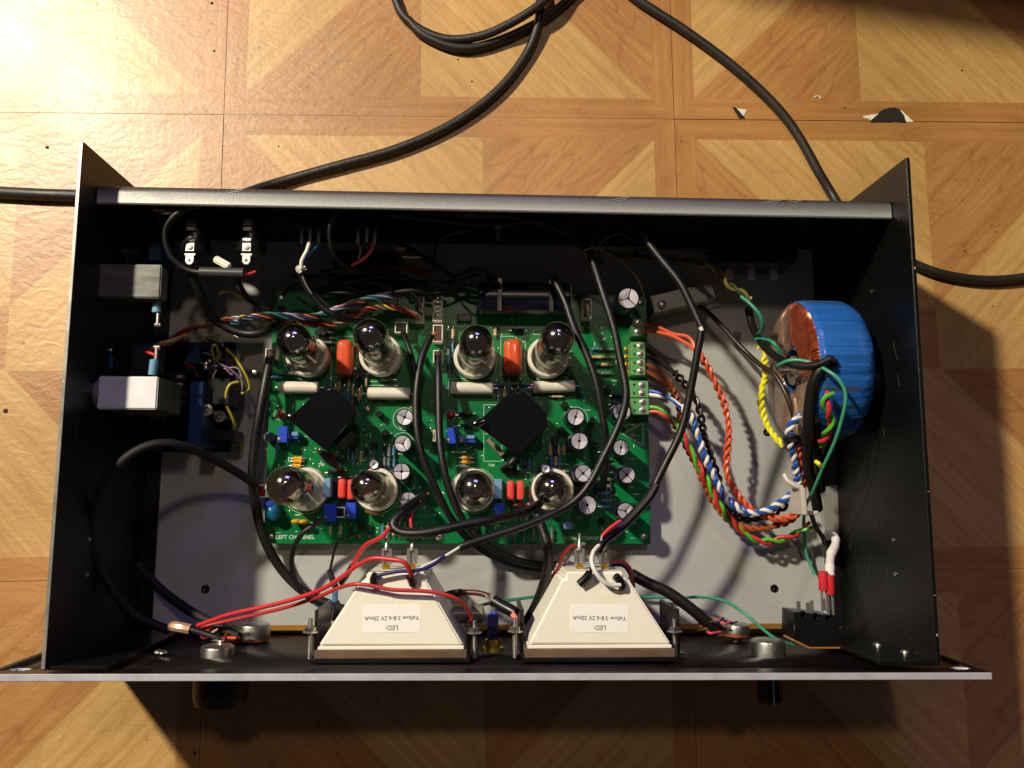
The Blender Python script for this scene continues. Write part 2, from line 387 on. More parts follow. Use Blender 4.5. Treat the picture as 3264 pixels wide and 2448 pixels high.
tagit(B().tube(cr([at(2596, 312, FZ + .5), at(2603, 306, FZ + .5), at(2612, 308, FZ + .5), at(2615, 314, FZ + .5)], 1), .45, 5).done('shaving', w_white), 'tiny curled white shaving on the floor near the torn tile', 'shaving')
for (u, v, r, lab) in ((150, 470, 9, 'round brown speck in the glare left of the chassis'), (683, 162, 5, 'small dark speck near the top left tile corner'),
                     (675, 10, 7, 'dark speck at the top edge of the floor'), (18, 1310, 12, 'dark brown crumb left of the chassis'),
                     (1460, 190, 4, 'dark speck under the cable loop'), (1504, 260, 4, 'dark speck inside the long cable bend'),
                     (622, 2400, 9, 'dark crumb in the shadow at the front left'), (888, 466, 3, 'tiny dark speck above the rear flange'),
                     (3066, 225, 4, 'dark speck at the far right of the floor'), (3074, 800, 3, 'tiny speck right of the chassis')):
    p = at(u, v, FZ)
    bb = B(); bb.lathe(p + Vector((0, 0, -.05)), (0, 0, 1), [(0, r / 9 + .3), (.5, r / 9), (.9, r / 22), (1.0, 0)], 9)
    for vv in bb.bm.verts: vv.co += Vector((rnd.uniform(-.2, .2), rnd.uniform(-.2, .2), 0))
    tagit(bb.done('crumb', mat('crumb_brown', (60, 44, 30), .8)), lab, 'crumb')

bl_ = B()
for k in range(2200):
    p = at(rnd.uniform(-40, 3300), rnd.uniform(-40, 2480), FZ + .3)
    if -214 < p.x < 214 and 0 < p.y < 245: continue
    q = rnd.uniform(.12, .3); bl_.box(p.x - q, p.x + q, p.y - q * .6, p.y + q * .6, FZ + .1, FZ + .25, rot=rnd.uniform(0, 3))
tagit(bl_.done('floor_dust', mat('dust_pale', (190, 170, 140), .8), smooth=False), 'fine pale dust strewn over the parquet tiles', 'dust', kind='stuff')
# ---------------------------------------------------------------- chassis
H, YF, ZF = 105.6, 246.3, 88.1
ch = thing('amplifier_chassis', 'open black metal amplifier case standing on the parquet tiles', 'amplifier case', (0, 120, FZ))
def py(x): return -1.9 * (x + 241.3) / 482.6
bb = B()
def cutbox(o, cutters):
    cb = B()
    for c in cutters: cb.box(*c, bev=1.6)
    co = cb.done('cutter', black_paint)
    mo = o.modifiers.new('b', 'BOOLEAN'); mo.object = co; mo.solver = 'EXACT'
    dg = bpy.context.evaluated_depsgraph_get(); me = bpy.data.meshes.new_from_object(o.evaluated_get(dg))
    o.modifiers.clear(); o.data = me; bpy.data.objects.remove(co)
bb.box(-243, 241.3, -3.4, 0, FZ + .1, H, .3)
for v in bb.bm.verts: v.co.y += py(v.co.x)
fp = bb.done('front_panel', [black_paint, silver], ch)
cutbox(fp, [(-236, -226, -8, 4, 92, 98), (226, 236, -9, 4, 92, 98), (-236, -226, -8, 4, 8, 14), (226, 236, -9, 4, 8, 14)])
for f in fp.data.polygons: f.material_index = 1 if (f.normal.z > .5 or abs(f.normal.x) > .6) else 0
def side(sx, em):
    bb = B(); x0, x1 = sorted((sx * 216, sx * 213.8))
    bb.box(x0, x1, 1.5, 261.9, FZ + .1, H - .4, .2); o = bb.done('side_panel', [black_paint, em], ch)
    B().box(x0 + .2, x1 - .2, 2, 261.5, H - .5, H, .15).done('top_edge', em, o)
    xa, xb = sorted((sx * 213.8, sx * 186)); bb = B(); bb.box(xa, xb, 1.2, 3.2, FZ + 1, H - 2, .2); bb.done('front_fold', satin_black, o)
    xa, xb = sorted((sx * 213.8, sx * 205)); bb = B(); bb.box(xa, xb, 3.4, 243, .2, 1.6, .2); bb.done('bottom_fold', black_paint, o)
    for (y, z) in ((60, 70), (42, 70), (200, 60)): B().cyl((sx * 213.8, y, z), (sx * 213.2, y, z), 1.1, 10).done('rivet', steel, o)
    for k in range(12):
        y, z = rnd.uniform(10, 235), rnd.uniform(5, 95); l_, a_ = rnd.uniform(3, 14), rnd.uniform(-.5, .5); x = sx * 213.74
        B().tube([Vector((x, y, z)), Vector((x, y + l_ * math.cos(a_), z + l_ * math.sin(a_)))], .11, 4).done('scratch', scr_m, o)
    for k in range(4):
        y = rnd.uniform(5, 250); B().box(x0 + .7, x1 - .7, y, y + rnd.uniform(.4, 1.4), H - .5, H + .05, .1).done('paint_chip', silver, o)
    return o
scr_m = mat('scratch_grey', (70, 68, 64), .5)
side(-1, grey_edge); side(1, satin_black)  # left top edge is paler: lamp light on it is put into the colour
bb = B(); prof = []
for k in range(7):
    a = math.pi / 2 * k / 6; prof.append((YF - 5 + 5 * math.cos(a), ZF - 5 + 5 * math.sin(a)))
prof += [(YF - 10.2, ZF), (YF - 10.8, ZF - .5), (YF - 10.8, ZF - 2.4), (YF - 9.2, ZF - 2.4)]
prof += [(YF - 9.2, ZF - 1.7)] + [(YF - 5 + 3.4 * math.cos(math.pi / 2 * (1 - k / 5)), ZF - 5 + 3.4 * math.sin(math.pi / 2 * (1 - k / 5))) for k in range(6)]
prof = [(YF, ZF - 12)] + prof + [(YF - 1.6, ZF - 12)]
va = [[bb.bm.verts.new((x, y + (x + 213) * -.0028, z)) for y, z in prof] for x in (-213.4, 213.4)]
for k in range(len(prof)): k2 = (k + 1) % len(prof); bb._f((va[0][k], va[0][k2], va[1][k2], va[1][k]))
bb._f(va[0]); bb._f(va[1])
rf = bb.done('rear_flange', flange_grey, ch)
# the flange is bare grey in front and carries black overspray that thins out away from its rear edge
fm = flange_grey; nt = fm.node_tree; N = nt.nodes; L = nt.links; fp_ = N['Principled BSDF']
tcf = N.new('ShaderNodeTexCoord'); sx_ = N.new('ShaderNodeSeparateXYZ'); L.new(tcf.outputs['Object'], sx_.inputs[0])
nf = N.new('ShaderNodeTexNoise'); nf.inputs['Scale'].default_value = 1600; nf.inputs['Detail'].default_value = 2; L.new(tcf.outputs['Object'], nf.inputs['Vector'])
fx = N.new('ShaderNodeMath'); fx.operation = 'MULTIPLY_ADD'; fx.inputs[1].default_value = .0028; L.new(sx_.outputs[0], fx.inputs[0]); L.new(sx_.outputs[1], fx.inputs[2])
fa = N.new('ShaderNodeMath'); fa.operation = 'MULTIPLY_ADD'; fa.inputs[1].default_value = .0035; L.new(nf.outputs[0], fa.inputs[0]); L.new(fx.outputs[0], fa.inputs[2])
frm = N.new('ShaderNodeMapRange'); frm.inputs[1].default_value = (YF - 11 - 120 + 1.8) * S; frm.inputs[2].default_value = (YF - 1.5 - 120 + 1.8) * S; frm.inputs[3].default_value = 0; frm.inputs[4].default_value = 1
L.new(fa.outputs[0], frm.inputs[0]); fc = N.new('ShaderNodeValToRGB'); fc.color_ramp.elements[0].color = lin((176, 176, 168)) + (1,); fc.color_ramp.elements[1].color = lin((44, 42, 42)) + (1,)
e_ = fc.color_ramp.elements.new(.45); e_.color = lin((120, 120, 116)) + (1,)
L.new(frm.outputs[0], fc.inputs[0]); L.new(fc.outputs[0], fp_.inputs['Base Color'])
rp = B().box(-213.4, 213.4, YF - 3, YF - 1.2, FZ + .1, ZF - 11.5, .1).done('rear_panel', black_paint, ch)
cutbox(rp, [(-198, -188, 235, 252, 47, 57)])
for (u, v, l) in ((735, 612, 26), (1965, 636, 30), (2440, 645, 46), (2525, 640, 30)):
    p = at(u, v, ZF + .1); 
    for k in range(3): B().tube([p + Vector((k * 2.2 - 2, k * .7, .02)), p + Vector((l * .12 + k * 1.5, 1.1 * (k - 1), .02))], .13, 4).done('scratch', silver, rf)
bp = B().box(-213.6, 213.6, 2.2, YF - 3.2, -1.6, 0, .2).done('bottom_plate', plate_grey, ch)
B().box(-204, 213, 2.4, 5.6, .1, 1.4, .2).done('front_strip', mat('brass_strip', (176, 126, 52), .4, .5), bp)
for (u, v) in ((655, 1878), (2468, 1876), (2250, 1490), (2445, 1378)):
    p = at(u, v, 0); B().lathe(p, (0, 0, 1), [(.02, 0), (.04, 1.5), (.5, 1.7), (.5, 2.3), (.05, 2.6)], 12).done('screw_hole', satin_black, bp)
    B().cyl(p + Vector((-.5, -.4, .05)), p + Vector((-.5, -.4, .4)), .7, 8).done('screw_tip', steel, bp)
# clear plastic tape and raised edge on the right of the plate
bb = B(); bb.prism([at(*p, 1.2).xy for p in ((2610, 1560), (2692, 1522), (2700, 1622), (2682, 1622), (2694, 1700), (2696, 1950), (2676, 1950), (2650, 1760), (2600, 1700))], .3, 1.2, .2)
bb.done('plate_tab', plate_grey, bp)
bb = B(); bb.prism([at(*p, 2).xy for p in ((2618, 1555), (2672, 1545), (2676, 1700), (2640, 1708), (2612, 1640))], 1.4, 1.9, .2)
bb.done('clear_tape', thin_glass('clear_tape', (.97, .96, .92), .12, .18, haze=.3), bp)
for (u, v) in ((2677, 1690), (2681, 1920)):
    p = at(u, v, 1.3); B().box(p.x - .7, p.x + .7, p.y - 2.5, p.y + 2.5, 1.2, 1.35).done('slot', blackplastic, bp)
# left floor area feet of scratches, screws on the folds at front right
for (u, v, z) in ((2800, 2082, 60), (2886, 2102, 80), (2665, 2020, 6), (430, 2018, 8), (505, 2078, 60), (520, 2070, 62)):
    p = at(u, v, z); B().lathe((p.x, 1.0 if u < 2700 else 3.2, z), (0, 1, 0), [(0, 2.4), (.9, 2.2), (1.5, 1.2), (1.6, 0)], 12).done('screw', steel, ch)

# ---------------------------------------------------------------- main circuit board
PZ = 10.6
def pcbmat():
    m = bpy.data.materials.new('circuit_green'); m.use_nodes = True; nt = m.node_tree; N = nt.nodes; L = nt.links; p = N['Principled BSDF']
    tc = N.new('ShaderNodeTexCoord')
    br = N.new('ShaderNodeTexBrick'); br.inputs['Scale'].default_value = 60; br.inputs['Mortar Size'].default_value = .035; br.offset = .37
    br.inputs['Color1'].default_value = lin((4, 106, 56)) + (1,); br.inputs['Color2'].default_value = lin((5, 118, 60)) + (1,); br.inputs['Mortar'].default_value = lin((4, 96, 52)) + (1,)
    L.new(tc.outputs['Object'], br.inputs['Vector'])
    vo = N.new('ShaderNodeTexNoise'); vo.inputs['Scale'].default_value = 30; L.new(tc.outputs['Object'], vo.inputs['Vector'])
    mx = N.new('ShaderNodeMix'); mx.data_type = 'RGBA'; mx.inputs[7].default_value = lin((5, 114, 58)) + (1,)
    rg = N.new('ShaderNodeMapRange'); rg.inputs[1].default_value = .42; rg.inputs[2].default_value = .5; L.new(vo.outputs[0], rg.inputs[0])
    L.new(rg.outputs[0], mx.inputs[0]); L.new(br.outputs[0], mx.inputs[6]); L.new(mx.outputs[2], p.inputs['Base Color'])
    p.inputs['Roughness'].default_value = .28; return m
pcb_m = pcbmat()
A0, A1 = at(840, 1733, PZ), at(2060, 940, PZ)
pcb = thing('circuit_board', 'large green circuit board crowded with tubes and capacitors', 'circuit board', ((A0.x + A1.x) / 2, (A0.y + A1.y) / 2, 3))
B().box(A0.x, A1.x, A0.y, A1.y, PZ - 1.7, PZ, .15).done('board', pcb_m, pcb)
for (x, y) in ((A0.x + 4, A0.y + 4), (A1.x - 4, A0.y + 4), (A0.x + 4, A1.y - 5), (A1.x - 4, A1.y - 5), (at(1400, 1718, PZ).x, A0.y + 4), (at(1170, 1305, PZ).x, at(1170, 1305, PZ).y)):
    B().cyl((x, y, 0), (x, y, PZ - 1.7), 2.6, 8).done('standoff', steel, pcb)
    B().lathe((x, y, PZ), (0, 0, 1), [(0, 2.3), (.9, 2.1), (1.3, 1.2), (1.35, .7), (.8, .6), (.8, 0)], 10).done('screw', steel, pcb)
# printed legend
lg = B(); LZ = PZ + .06
def ltext(s_, u, v, w_px, size):
    lg.text(s_, at(u, v, LZ), (1, 0, 0), (0, 1, 0), size, LZ)
ltext('LEFT CHANNEL', 941, 1718, 120, 3.3); ltext('RIGHT CHANNEL', 1866, 1721, 120, 3.3); ltext('T4B', 1024, 1485, 30, 2.3); ltext('T4B', 1566, 1487, 30, 2.3)
def lline(p, q_, w_=.28):
    d = (q_ - p).xy.normalized(); nn = Vector((-d.y, d.x)) * w_ / 2
    lg._f([lg.bm.verts.new((*c, LZ)) for c in (p.xy + nn, p.xy - nn, q_.xy - nn, q_.xy + nn)])
def lpoly(pts, close=True):
    P = [at(u, v, LZ) for u, v in pts]
    for a_, b_ in zip(P, P[1:] + ([P[0]] if close else [])): lline(a_, b_)
def lcirc(u, v, r, n=18, w_=.25):
    c = at(u, v, LZ)
    for k in range(n):
        a_, b_ = 2 * PI * k / n, 2 * PI * (k + 1) / n
        lline(c + Vector((math.cos(a_), math.sin(a_), 0)) * r, c + Vector((math.cos(b_), math.sin(b_), 0)) * r, w_)
lpoly([(1984, 1383), (2052, 1344), (2052, 1423)]); lpoly([(1990, 1383), (2048, 1350), (2048, 1417)])
lpoly([(2003, 1380), (2022, 1392), (2016, 1380), (2037, 1392)], False); lpoly([(2010, 1392), (2020, 1384)], False)
for (u, v, r) in ((1835, 1335, 7.4), (1289, 1336, 7), (1283, 1413, 6.6), (1983, 1325, 6.6), (978, 1140, 14), (1211, 1140, 14), (1513, 1147, 14), (1748, 1146, 14), (975, 1563, 14), (1204, 1563, 14), (1510, 1563, 14), (1762, 1563, 14), (1436, 1322, 3.2), (891, 1322, 3.2)): lcirc(u, v, r)
for r_ in ((1056, 1072, 1136, 1200), (1596, 1072, 1674, 1196), (1170, 1216, 1270, 1228), (1430, 1206, 1580, 1262), (1542, 1290, 1600, 1470), (1380, 940, 1412, 1030), (1450, 1025, 1480, 1040), (1700, 1050, 1740, 1066)):
    lpoly([(r_[0], r_[1]), (r_[2], r_[1]), (r_[2], r_[3]), (r_[0], r_[3])])
for k in range(190):      # small unreadable legend dashes beside the parts
    u, v = rnd.uniform(870, 2030), rnd.uniform(1030, 1720); w_ = rnd.uniform(1.2, 3.6); p = at(u, v, LZ)
    if rnd.random() < .25: lline(p, p + Vector((0, w_, 0)), .5)
    else: lline(p, p + Vector((w_, 0, 0)), rnd.choice((.3, .6)))
lg.done('printed_legend', silk, pcb, smooth=False, kind='stuff', recalc=False)
for f in bpy.data.objects['printed_legend'].data.polygons: pass
# solder pads
sp = B()
for k in range(330):
    p = at(rnd.uniform(860, 2040), rnd.uniform(1010, 1720), PZ); sp.lathe(p, (0, 0, 1), [(.05, .62), (.22, .45), (.35, 0)], 6, cap=False)
sp.done('solder_joint', tin, pcb, kind='stuff')

def sc_at(z): return F_PX / (CAM.z - z + 3)
def pbox(name, u0, v0, u1, v1, zt, m, bev=.4, zb=PZ, rot=0., parent=pcb):
    p, q_ = at(u0, v1, zt), at(u1, v0, zt)
    return B().box(p.x, q_.x, p.y, q_.y, zb, zt, bev, rot).done(name, m, parent)
def ecap(u, v, rpx, zt, blades=4, ang=.3, parent=pcb, tilt=(0, 0)):
    c = at(u, v, zt); r = rpx / sc_at(zt); b_ = Vector((c.x - tilt[0], c.y - tilt[1], PZ)); ax = (Vector(c) - b_)
    L_ = ax.length
    o = B().lathe(b_, ax, [(.1, r + .35), (1.6, r + .5), (2.2, r + .1), (2.8, r + .5), (L_ - 1, r + .5), (L_ - .1, r + .1), (L_ + .15, r - .3), (L_ - .2, r - .5)], 22).done('capacitor', navy, parent)
    bb = B(); bb.mi = 0; nrm = ax.normalized(); e = nrm.orthogonal().normalized(); f = nrm.cross(e); top = b_ + nrm * (L_ + .02)
    for k in range(blades):
        a0, a1 = ang + 2 * PI * k / blades, ang + 2 * PI * (k + 1) / blades; g_ = .05
        pts = [top + (e * math.cos((a0 + a1) / 2) + f * math.sin((a0 + a1) / 2)) * .3 - nrm * .30]
        for j in range(7):
            a_ = a0 + g_ + (a1 - a0 - 2 * g_) * j / 6; pts.append(top + (e * math.cos(a_) + f * math.sin(a_)) * (r - .25) + nrm * (.12 + .10 * math.sin(PI * j / 6)))
        bb._f([bb.bm.verts.new(p_) for p_ in pts])
    bb.done('vent_top', cap_top, o, smooth=False)
    stp = B(); a_ = ang + 1.1
    d_ = (e * math.cos(a_) + f * math.sin(a_)); stp.box(-.1, .1, -1.2, 1.2, 0, L_ * .8, 0)
    M_ = Matrix((f * math.cos(a_) - e * math.sin(a_), d_, nrm)).transposed()
    for vv in stp.bm.verts: vv.co = b_ + M_ @ Vector((vv.co.y, vv.co.x + r + .5, vv.co.z + 3))
    stp.done('minus_stripe', w_grey, o); return o
cap_top = mat('cap_aluminium', (208, 204, 214), .38, .55, var=.05, vscale=300)
for (u, v, r, zt, bl, an) in ((1290, 1330, 26, 34, 4, .4), (1284, 1414, 26, 34, 3, .2), (1280, 1503, 26, 34, 4, .8), (1302, 1595, 26, 34, 4, .7), (1192, 1480, 15, 24, 2, 0),
                              (1835, 1329, 27, 32, 2, .5), (1847, 1406, 27, 36, 2, .7), (1859, 1509, 27, 38, 4, 0), (1982, 1313, 28, 34, 3, .6), (1980, 1427, 25, 32, 2, .6),
                              (1998, 1514, 26, 34, 4, 0), (1740, 1495, 14, 26, 2, .4), (1872, 1610, 29, 36, 2, 1.1), (1994, 1629, 26, 34, 3, 2.2), (2003, 951, 34, 42, 3, .52)):
    ecap(u, v, r, zt, bl, an)
# dipped and boxed parts
def dipped(u0, v0, u1, v1, zt, m, name='film_capacitor'):
    p, q_ = at(u0, v1, zt), at(u1, v0, zt); h = zt - PZ; w_ = q_.x - p.x
    return B().rbox(p.x, q_.x, p.y, q_.y, PZ + h * .12, zt, min(w_, h) * .34).done(name, m, pcb, ang=60)
dipped(1068, 1080, 1124, 1194, 25, orange_c); dipped(1606, 1078, 1665, 1189, 25, orange_c)
for r_ in ((1075, 1526, 1101, 1589), (1105, 1528, 1127, 1593), (1616, 1532, 1640, 1595), (1648, 1532, 1671, 1595)): dipped(*r_, 22, pink_c)
for (u0, v0, u1, v1, ro) in ((888, 1213, 1012, 1252, 0), (1169, 1232, 1306, 1272, 0), (1436, 1214, 1572, 1256, 0), (1699, 1210, 1835, 1250, .04)):
    p, q_ = at(u0, v1, 19), at(u1, v0, 19); y = (p.y + q_.y) / 2; d = Vector((math.cos(ro), math.sin(ro), 0)); c = Vector(((p.x + q_.x) / 2, y, 15)); L_ = (q_.x - p.x) / 2
    o = B().cyl(c - d * L_, c + d * L_, 3.7, 18, bev=.5).done('power_resistor', ceramic, pcb)
    B().cyl(c - d * (L_ + 3), c + d * (L_ + 3), .45, 6).done('lead', tin, o)
for (u0, v0, u1, v1, zt, m) in ((883, 1358, 917, 1410, 21, blue_p), (1423, 1363, 1455, 1414, 21, blue_p), (909, 1377, 952, 1399, 17, blue_p), (1460, 1388, 1516, 1411, 17, blue_p),
                                (1029, 1605, 1072, 1662, 20, blue_p), (1101, 1602, 1135, 1654, 20, blue_p), (1575, 1603, 1608, 1653, 20, blue_p), (1528, 1500, 1530, 1502, 12, blue_p)):
    o = pbox('trimmer', u0, v0, u1, v1, zt, m, .3)
    p = at((u0 + u1) / 2 - (u1 - u0) * .3, (v0 + v1) / 2 + (v1 - v0) * .3, zt); B().lathe(p, (0, 0, 1), [(-.2, 1.0), (.4, .9), (.5, .3), (.3, 0)], 8).done('adjusting_screw', gold, o)
pbox('film_capacitor', 1028, 1524, 1054, 1585, 23, lblue_p); pbox('film_capacitor', 1575, 1527, 1601, 1590, 23, lblue_p)
pbox('capacitor', 1062, 1526, 1074, 1588, 16, navy, .5); pbox('capacitor', 905, 1376, 951, 1390, 18, lblue_p, .4); pbox('capacitor', 1462, 1387, 1514, 1399, 18, lblue_p, .4)
def disc(u, v, rx, ry, zt, m, rot=0.):
    c = at(u, v, (zt + PZ) / 2 + 1); bb = B(); bb.lathe((0, 0, 0), (0, 1, 0), [(-ry, 0), (-ry * .9, rx * .5), (-ry * .5, rx * .9), (0, rx), (ry * .5, rx * .9), (ry * .9, rx * .5), (ry, 0)], 14)
    R_ = Matrix.Rotation(rot, 3, 'Z')
    for vv in bb.bm.verts: vv.co = R_ @ Vector((vv.co.x, vv.co.y, vv.co.z * (zt - PZ) / (2.1 * rx))) + c
    return bb.done('disc_capacitor', m, pcb)
disc(945, 1662, 3.2, 1.5, 20, yellow_c); disc(968, 1663, 3.0, 1.5, 20, yellow_c); disc(870, 1632, 4.3, 5.5, 21, teal_c, .3); disc(1190, 1632, 5.2, 2.2, 20, brown_c, -.15)
disc(1812, 1675, 3.4, 2.6, 20, lblue_p, .2); disc(860, 1610, 3.4, 3, 21, blue_p, .5)
disc(1690, 1608, 4.4, 2.2, 20, mat('maroon_epoxy', (70, 24, 26), .3), .1); disc(1650, 1612, 4.4, 2.2, 18, MATS['maroon_epoxy'], -.1)
def axial(u, v, L_, r, m, ang=0., name='resistor', zt=13.0):
    c = at(u, v, zt); d = Vector((math.cos(ang), math.sin(ang), 0)); o = B().lathe(c - d * L_ / 2, d, [(0, r * .55), (.3, r), (L_ * .3, r * .85), (L_ * .7, r * .85), (L_ - .3, r), (L_, r * .55)], 9).done(name, m, pcb)
    B().tube([Vector((c.x, c.y, PZ)) - d * (L_ / 2 + 1.6), c - d * (L_ / 2 + 1.4), c - d * L_ / 2, c + d * L_ / 2, c + d * (L_ / 2 + 1.4), Vector((c.x, c.y, PZ)) + d * (L_ / 2 + 1.6)], .28, 5).done('lead', tin, o); return o
for (u, v, L_, r, an) in ((1072, 1503, 10, 1.9, .12), (1484, 1320, 9, 1.7, .1), (1625, 1500, 9, 2.1, -.1), (1660, 1506, 6, 1.4, 0), (1968, 1262, 7, 1.5, 0), (1966, 1290, 7, 1.5, 0), (1100, 1520, 5, 1.1, .1), (1650, 1054, 8, 1.5, 0), (1488, 1357, 8, 1.2, 0)):
    axial(u, v, L_, r, blackplastic, an, 'diode', 14)
for (u, v) in ((950, 1461), (948, 1470), (945, 1484), (1487, 1459), (1487, 1473)): axial(u, v, 5.5, 1.3, yellow_c, 0, 'resistor')
res_cols = [mat('resistor_blue', (70, 120, 160), .4), mat('resistor_tan', (190, 165, 120), .45), mat('resistor_grey', (96, 104, 110), .45), mat('resistor_dark', (30, 40, 52), .4)]
rows = [(1430, 1060 + 22 * k, PI / 2) for k in range(7)] + [(1444, 1066 + 22 * k, PI / 2) for k in range(6)] + [(1055 + 14 * k, 1222 + (k % 2) * 26, PI / 2) for k in range(10)]
rows += [(1110 + 12 * k, 1262 + 8 * (k % 3), PI / 2) for k in range(4)] + [(1225 + 15 * k, 1440, PI / 2) for k in range(3)] + [(1225 + 15 * k, 1474, PI / 2) for k in range(3)]
rows += [(1755 + 14 * k, 1436, PI / 2) for k in range(4)] + [(1757 + 14 * k, 1470, PI / 2) for k in range(3)] + [(1052 + 32 * k, 1690, PI / 2) for k in range(5)]
rows += [(1520 + 30 * k, 1700, PI / 2) for k in range(9)] + [(900 + 20 * k, 1190, 0) for k in range(2)] + [(1900 + (k % 2) * 34, 1112 + 26 * (k // 2), 0) for k in range(8)]
rows += [(1585 + 18 * k, 1226, 0 if k % 2 else PI / 2) for k in range(6)] + [(1590 + 20 * k, 1252, PI / 2) for k in range(4)] + [(1046, 1060 + 16 * k, 0) for k in range(3)] + [(1150, 1065, 0), (1460, 1440, 0), (1475, 1486, 0), (880, 1440, PI / 2), (880, 1200, 0), (1580, 1060, PI / 2), (1690, 1546, PI / 2), (1690, 1570, PI / 2), (1240, 1230, 0), (1775, 1262, 0)]
rows += [(rnd.uniform(880, 1030), rnd.uniform(1018, 1060), 0) for k in range(3)] + [(1140 + 13 * k, 1100 + 6 * (k % 2), PI / 2) for k in range(2)]
rows += [(1110 + 14 * k, 1440 + 20 * (k % 2), PI / 2) for k in range(7)] + [(1660 + 14 * k, 1480 + 16 * (k % 2), PI / 2) for k in range(4)] + [(1900 + 16 * k, 1560, PI / 2) for k in range(4)]
rows += [(1240, 1530 + 18 * k, 0) for k in range(5)] + [(1930, 1440 + 22 * k, 0) for k in range(9)] + [(1220 + 18 * k, 1690, PI / 2) for k in range(6)] + [(1800 + 18 * k, 1580, PI / 2) for k in range(3)]
rows += [(1430 + 15 * k, 1540 + 10 * (k % 2), PI / 2) for k in range(3)] + [(1790, 1480 + 20 * k, 0) for k in range(4)] + [(1620 + 20 * k, 1640, PI / 2) for k in range(6)] + [(1130 + 14 * k, 1192, 0 if k % 2 else PI / 2) for k in range(4)]
rows += [(1840 + 22 * k, 1080 + 30 * (k % 3), PI / 2) for k in range(3)] + [(1800, 1120 + 22 * k, 0) for k in range(4)] + [(1240, 1150 + 20 * k, 0) for k in range(4)]
for (u, v, an) in rows: axial(u + rnd.uniform(-2, 2), v + rnd.uniform(-2, 2), rnd.choice((4.6, 5.6, 6.2)), rnd.choice((1.0, 1.2)), rnd.choice(res_cols), an)
# small upright transistors and LEDs
for (u, v) in ((1208, 1320), (1228, 1380), (1190, 1420), (1770, 1400), (1790, 1370), (1470, 1520), (1900, 1420), (1915, 1300), (1460, 1100), (1240, 1100), (1920, 1660), (1150, 1680), (1012, 1060), (1030, 1060), (1300, 1260), (1745, 1062), (1800, 1290), (1240, 1570), (1940, 1240), (1130, 1400), (1890, 1340), (1550, 1670)):
    p = at(u, v, 17); B().lathe((p.x, p.y, PZ), (0, 0, 1), [(1, 2.1), (6, 2.1), (6.4, 1.7), (6.4, 0)], 10).done('transistor', blackplastic, pcb)
p = at(891, 1322, 15); B().lathe((p.x, p.y, PZ), (0, 0, 1), [(0, 2.4), (1, 2.4), (1, 1.9), (4, 1.9), (5.6, 1.2), (6, 0)], 12).done('indicator_led', mat('led_clear_red', (220, 70, 80), .15, trans=.4), pcb)
p = at(1436, 1320, 15); B().lathe((p.x, p.y, PZ), (0, 0, 1), [(0, 2.4), (1, 2.4), (1, 1.9), (4, 1.9), (5.6, 1.2), (6, 0)], 12).done('indicator_led', MATS['led_clear_red'], pcb)
p = at(848, 1396, 15); 
pbox('sensor', 838, 1378, 872, 1406, 19, mat('smoke_grey', (90, 92, 104), .3), 1.2)
# big black covers, turned 45 degrees
def cover(top, right, bottom, left, notches):
    zt = 38; P = [at(*top, zt), at(*right, zt), at(*bottom, zt), at(*left, zt)]; pts = []
    for i in range(4):
        a_, c_ = P[i].xy, P[(i + 1) % 4].xy; pv = P[i - 1].xy; d1 = (pv - a_).normalized(); d2 = (c_ - a_).normalized(); k = notches[i]
        if k: pts += [a_ + d1 * 4.6 * k, a_ + (d1 * 3.3 + d2 * 1.3) * k, a_ + (d1 * 3.2 + d2 * 2.2) * k, a_ + (d1 + d2) * 3.2 * k, a_ + (d1 * 2.2 + d2 * 3.2) * k, a_ + (d1 * 1.3 + d2 * 3.3) * k, a_ + d2 * 4.6 * k]
        else: pts += [a_ + d1 * 1.6, a_ + (d1 + d2) * .45, a_ + d2 * 1.6]
    t_ = thing('heat_sink_cover', None, 'component cover', (sum(p_.x for p_ in P) / 4, sum(p_.y for p_ in P) / 4, PZ))
    B().prism(pts[::-1], zt - 7, zt, .8).done('cover', potting, t_)
    c_ = sum((Vector((p_[0], p_[1])) for p_ in pts), Vector((0, 0))) / len(pts)
    B().prism([c_ + (Vector((p_[0], p_[1])) - c_) * .74 for p_ in pts][::-1], PZ + .5, zt - 7, .3).done('core_block', matt_black, t_); return t_
t = cover((1043, 1218), (1142, 1312), (1040, 1440), (917, 1335), (1, 0, 0, 0)); tagit(t, 'diamond-turned glossy black block on the left half of the green board', 'component cover')
p = at(932, 1327, 38); B().lathe(p + Vector((-4, 0, 0)), (1, 0, 0), [(0, 0), (.6, 1.2), (2, 1.8), (4, 1.9), (5, 1.9)], 12).done('knob_end', potting, t)
pq = at(1102, 1402, 30); B().box(pq.x - 6, pq.x + 6, pq.y - 2.5, pq.y + 2.5, PZ, 30, .6, rot=.7).done('side_block', mat('dull_black', (34, 32, 34), .5), t)
B().tube(cr([at(1020, 1440, 30), at(1050, 1462, 24), at(1075, 1480, 20), at(1090, 1500, 14)]), lambda t_: 1.6 + 1.8 * math.sin(PI * t_), 8).done('sleeved_lead', shrink, t)
B().tube(cr([at(1010, 1436, 30), at(1040, 1448, 28), at(1070, 1458, 24)]), .6, 6).done('red_lead', w_dred, t)
t = cover((1650, 1228), (1765, 1338), (1655, 1455), (1514, 1352), (1, 1.1, 0, 0)); tagit(t, 'diamond-turned glossy black block on the right half of the green board', 'component cover')
p = at(1535, 1350, 40); B().lathe(p + Vector((-6, -1, 0)), (1, .3, 0), [(0, 0), (.6, 1.6), (2, 2.3), (5, 2.4), (8, 2.2), (9, 0)], 12).done('knob_end', potting, t)
pq = at(1580, 1425, 22); B().box(pq.x - 6.5, pq.x + 6.5, pq.y - 1.6, pq.y + 1.6, PZ, 22, .4, rot=-.8).done('side_block', mat('tan_side', (130, 118, 104), .5), t)
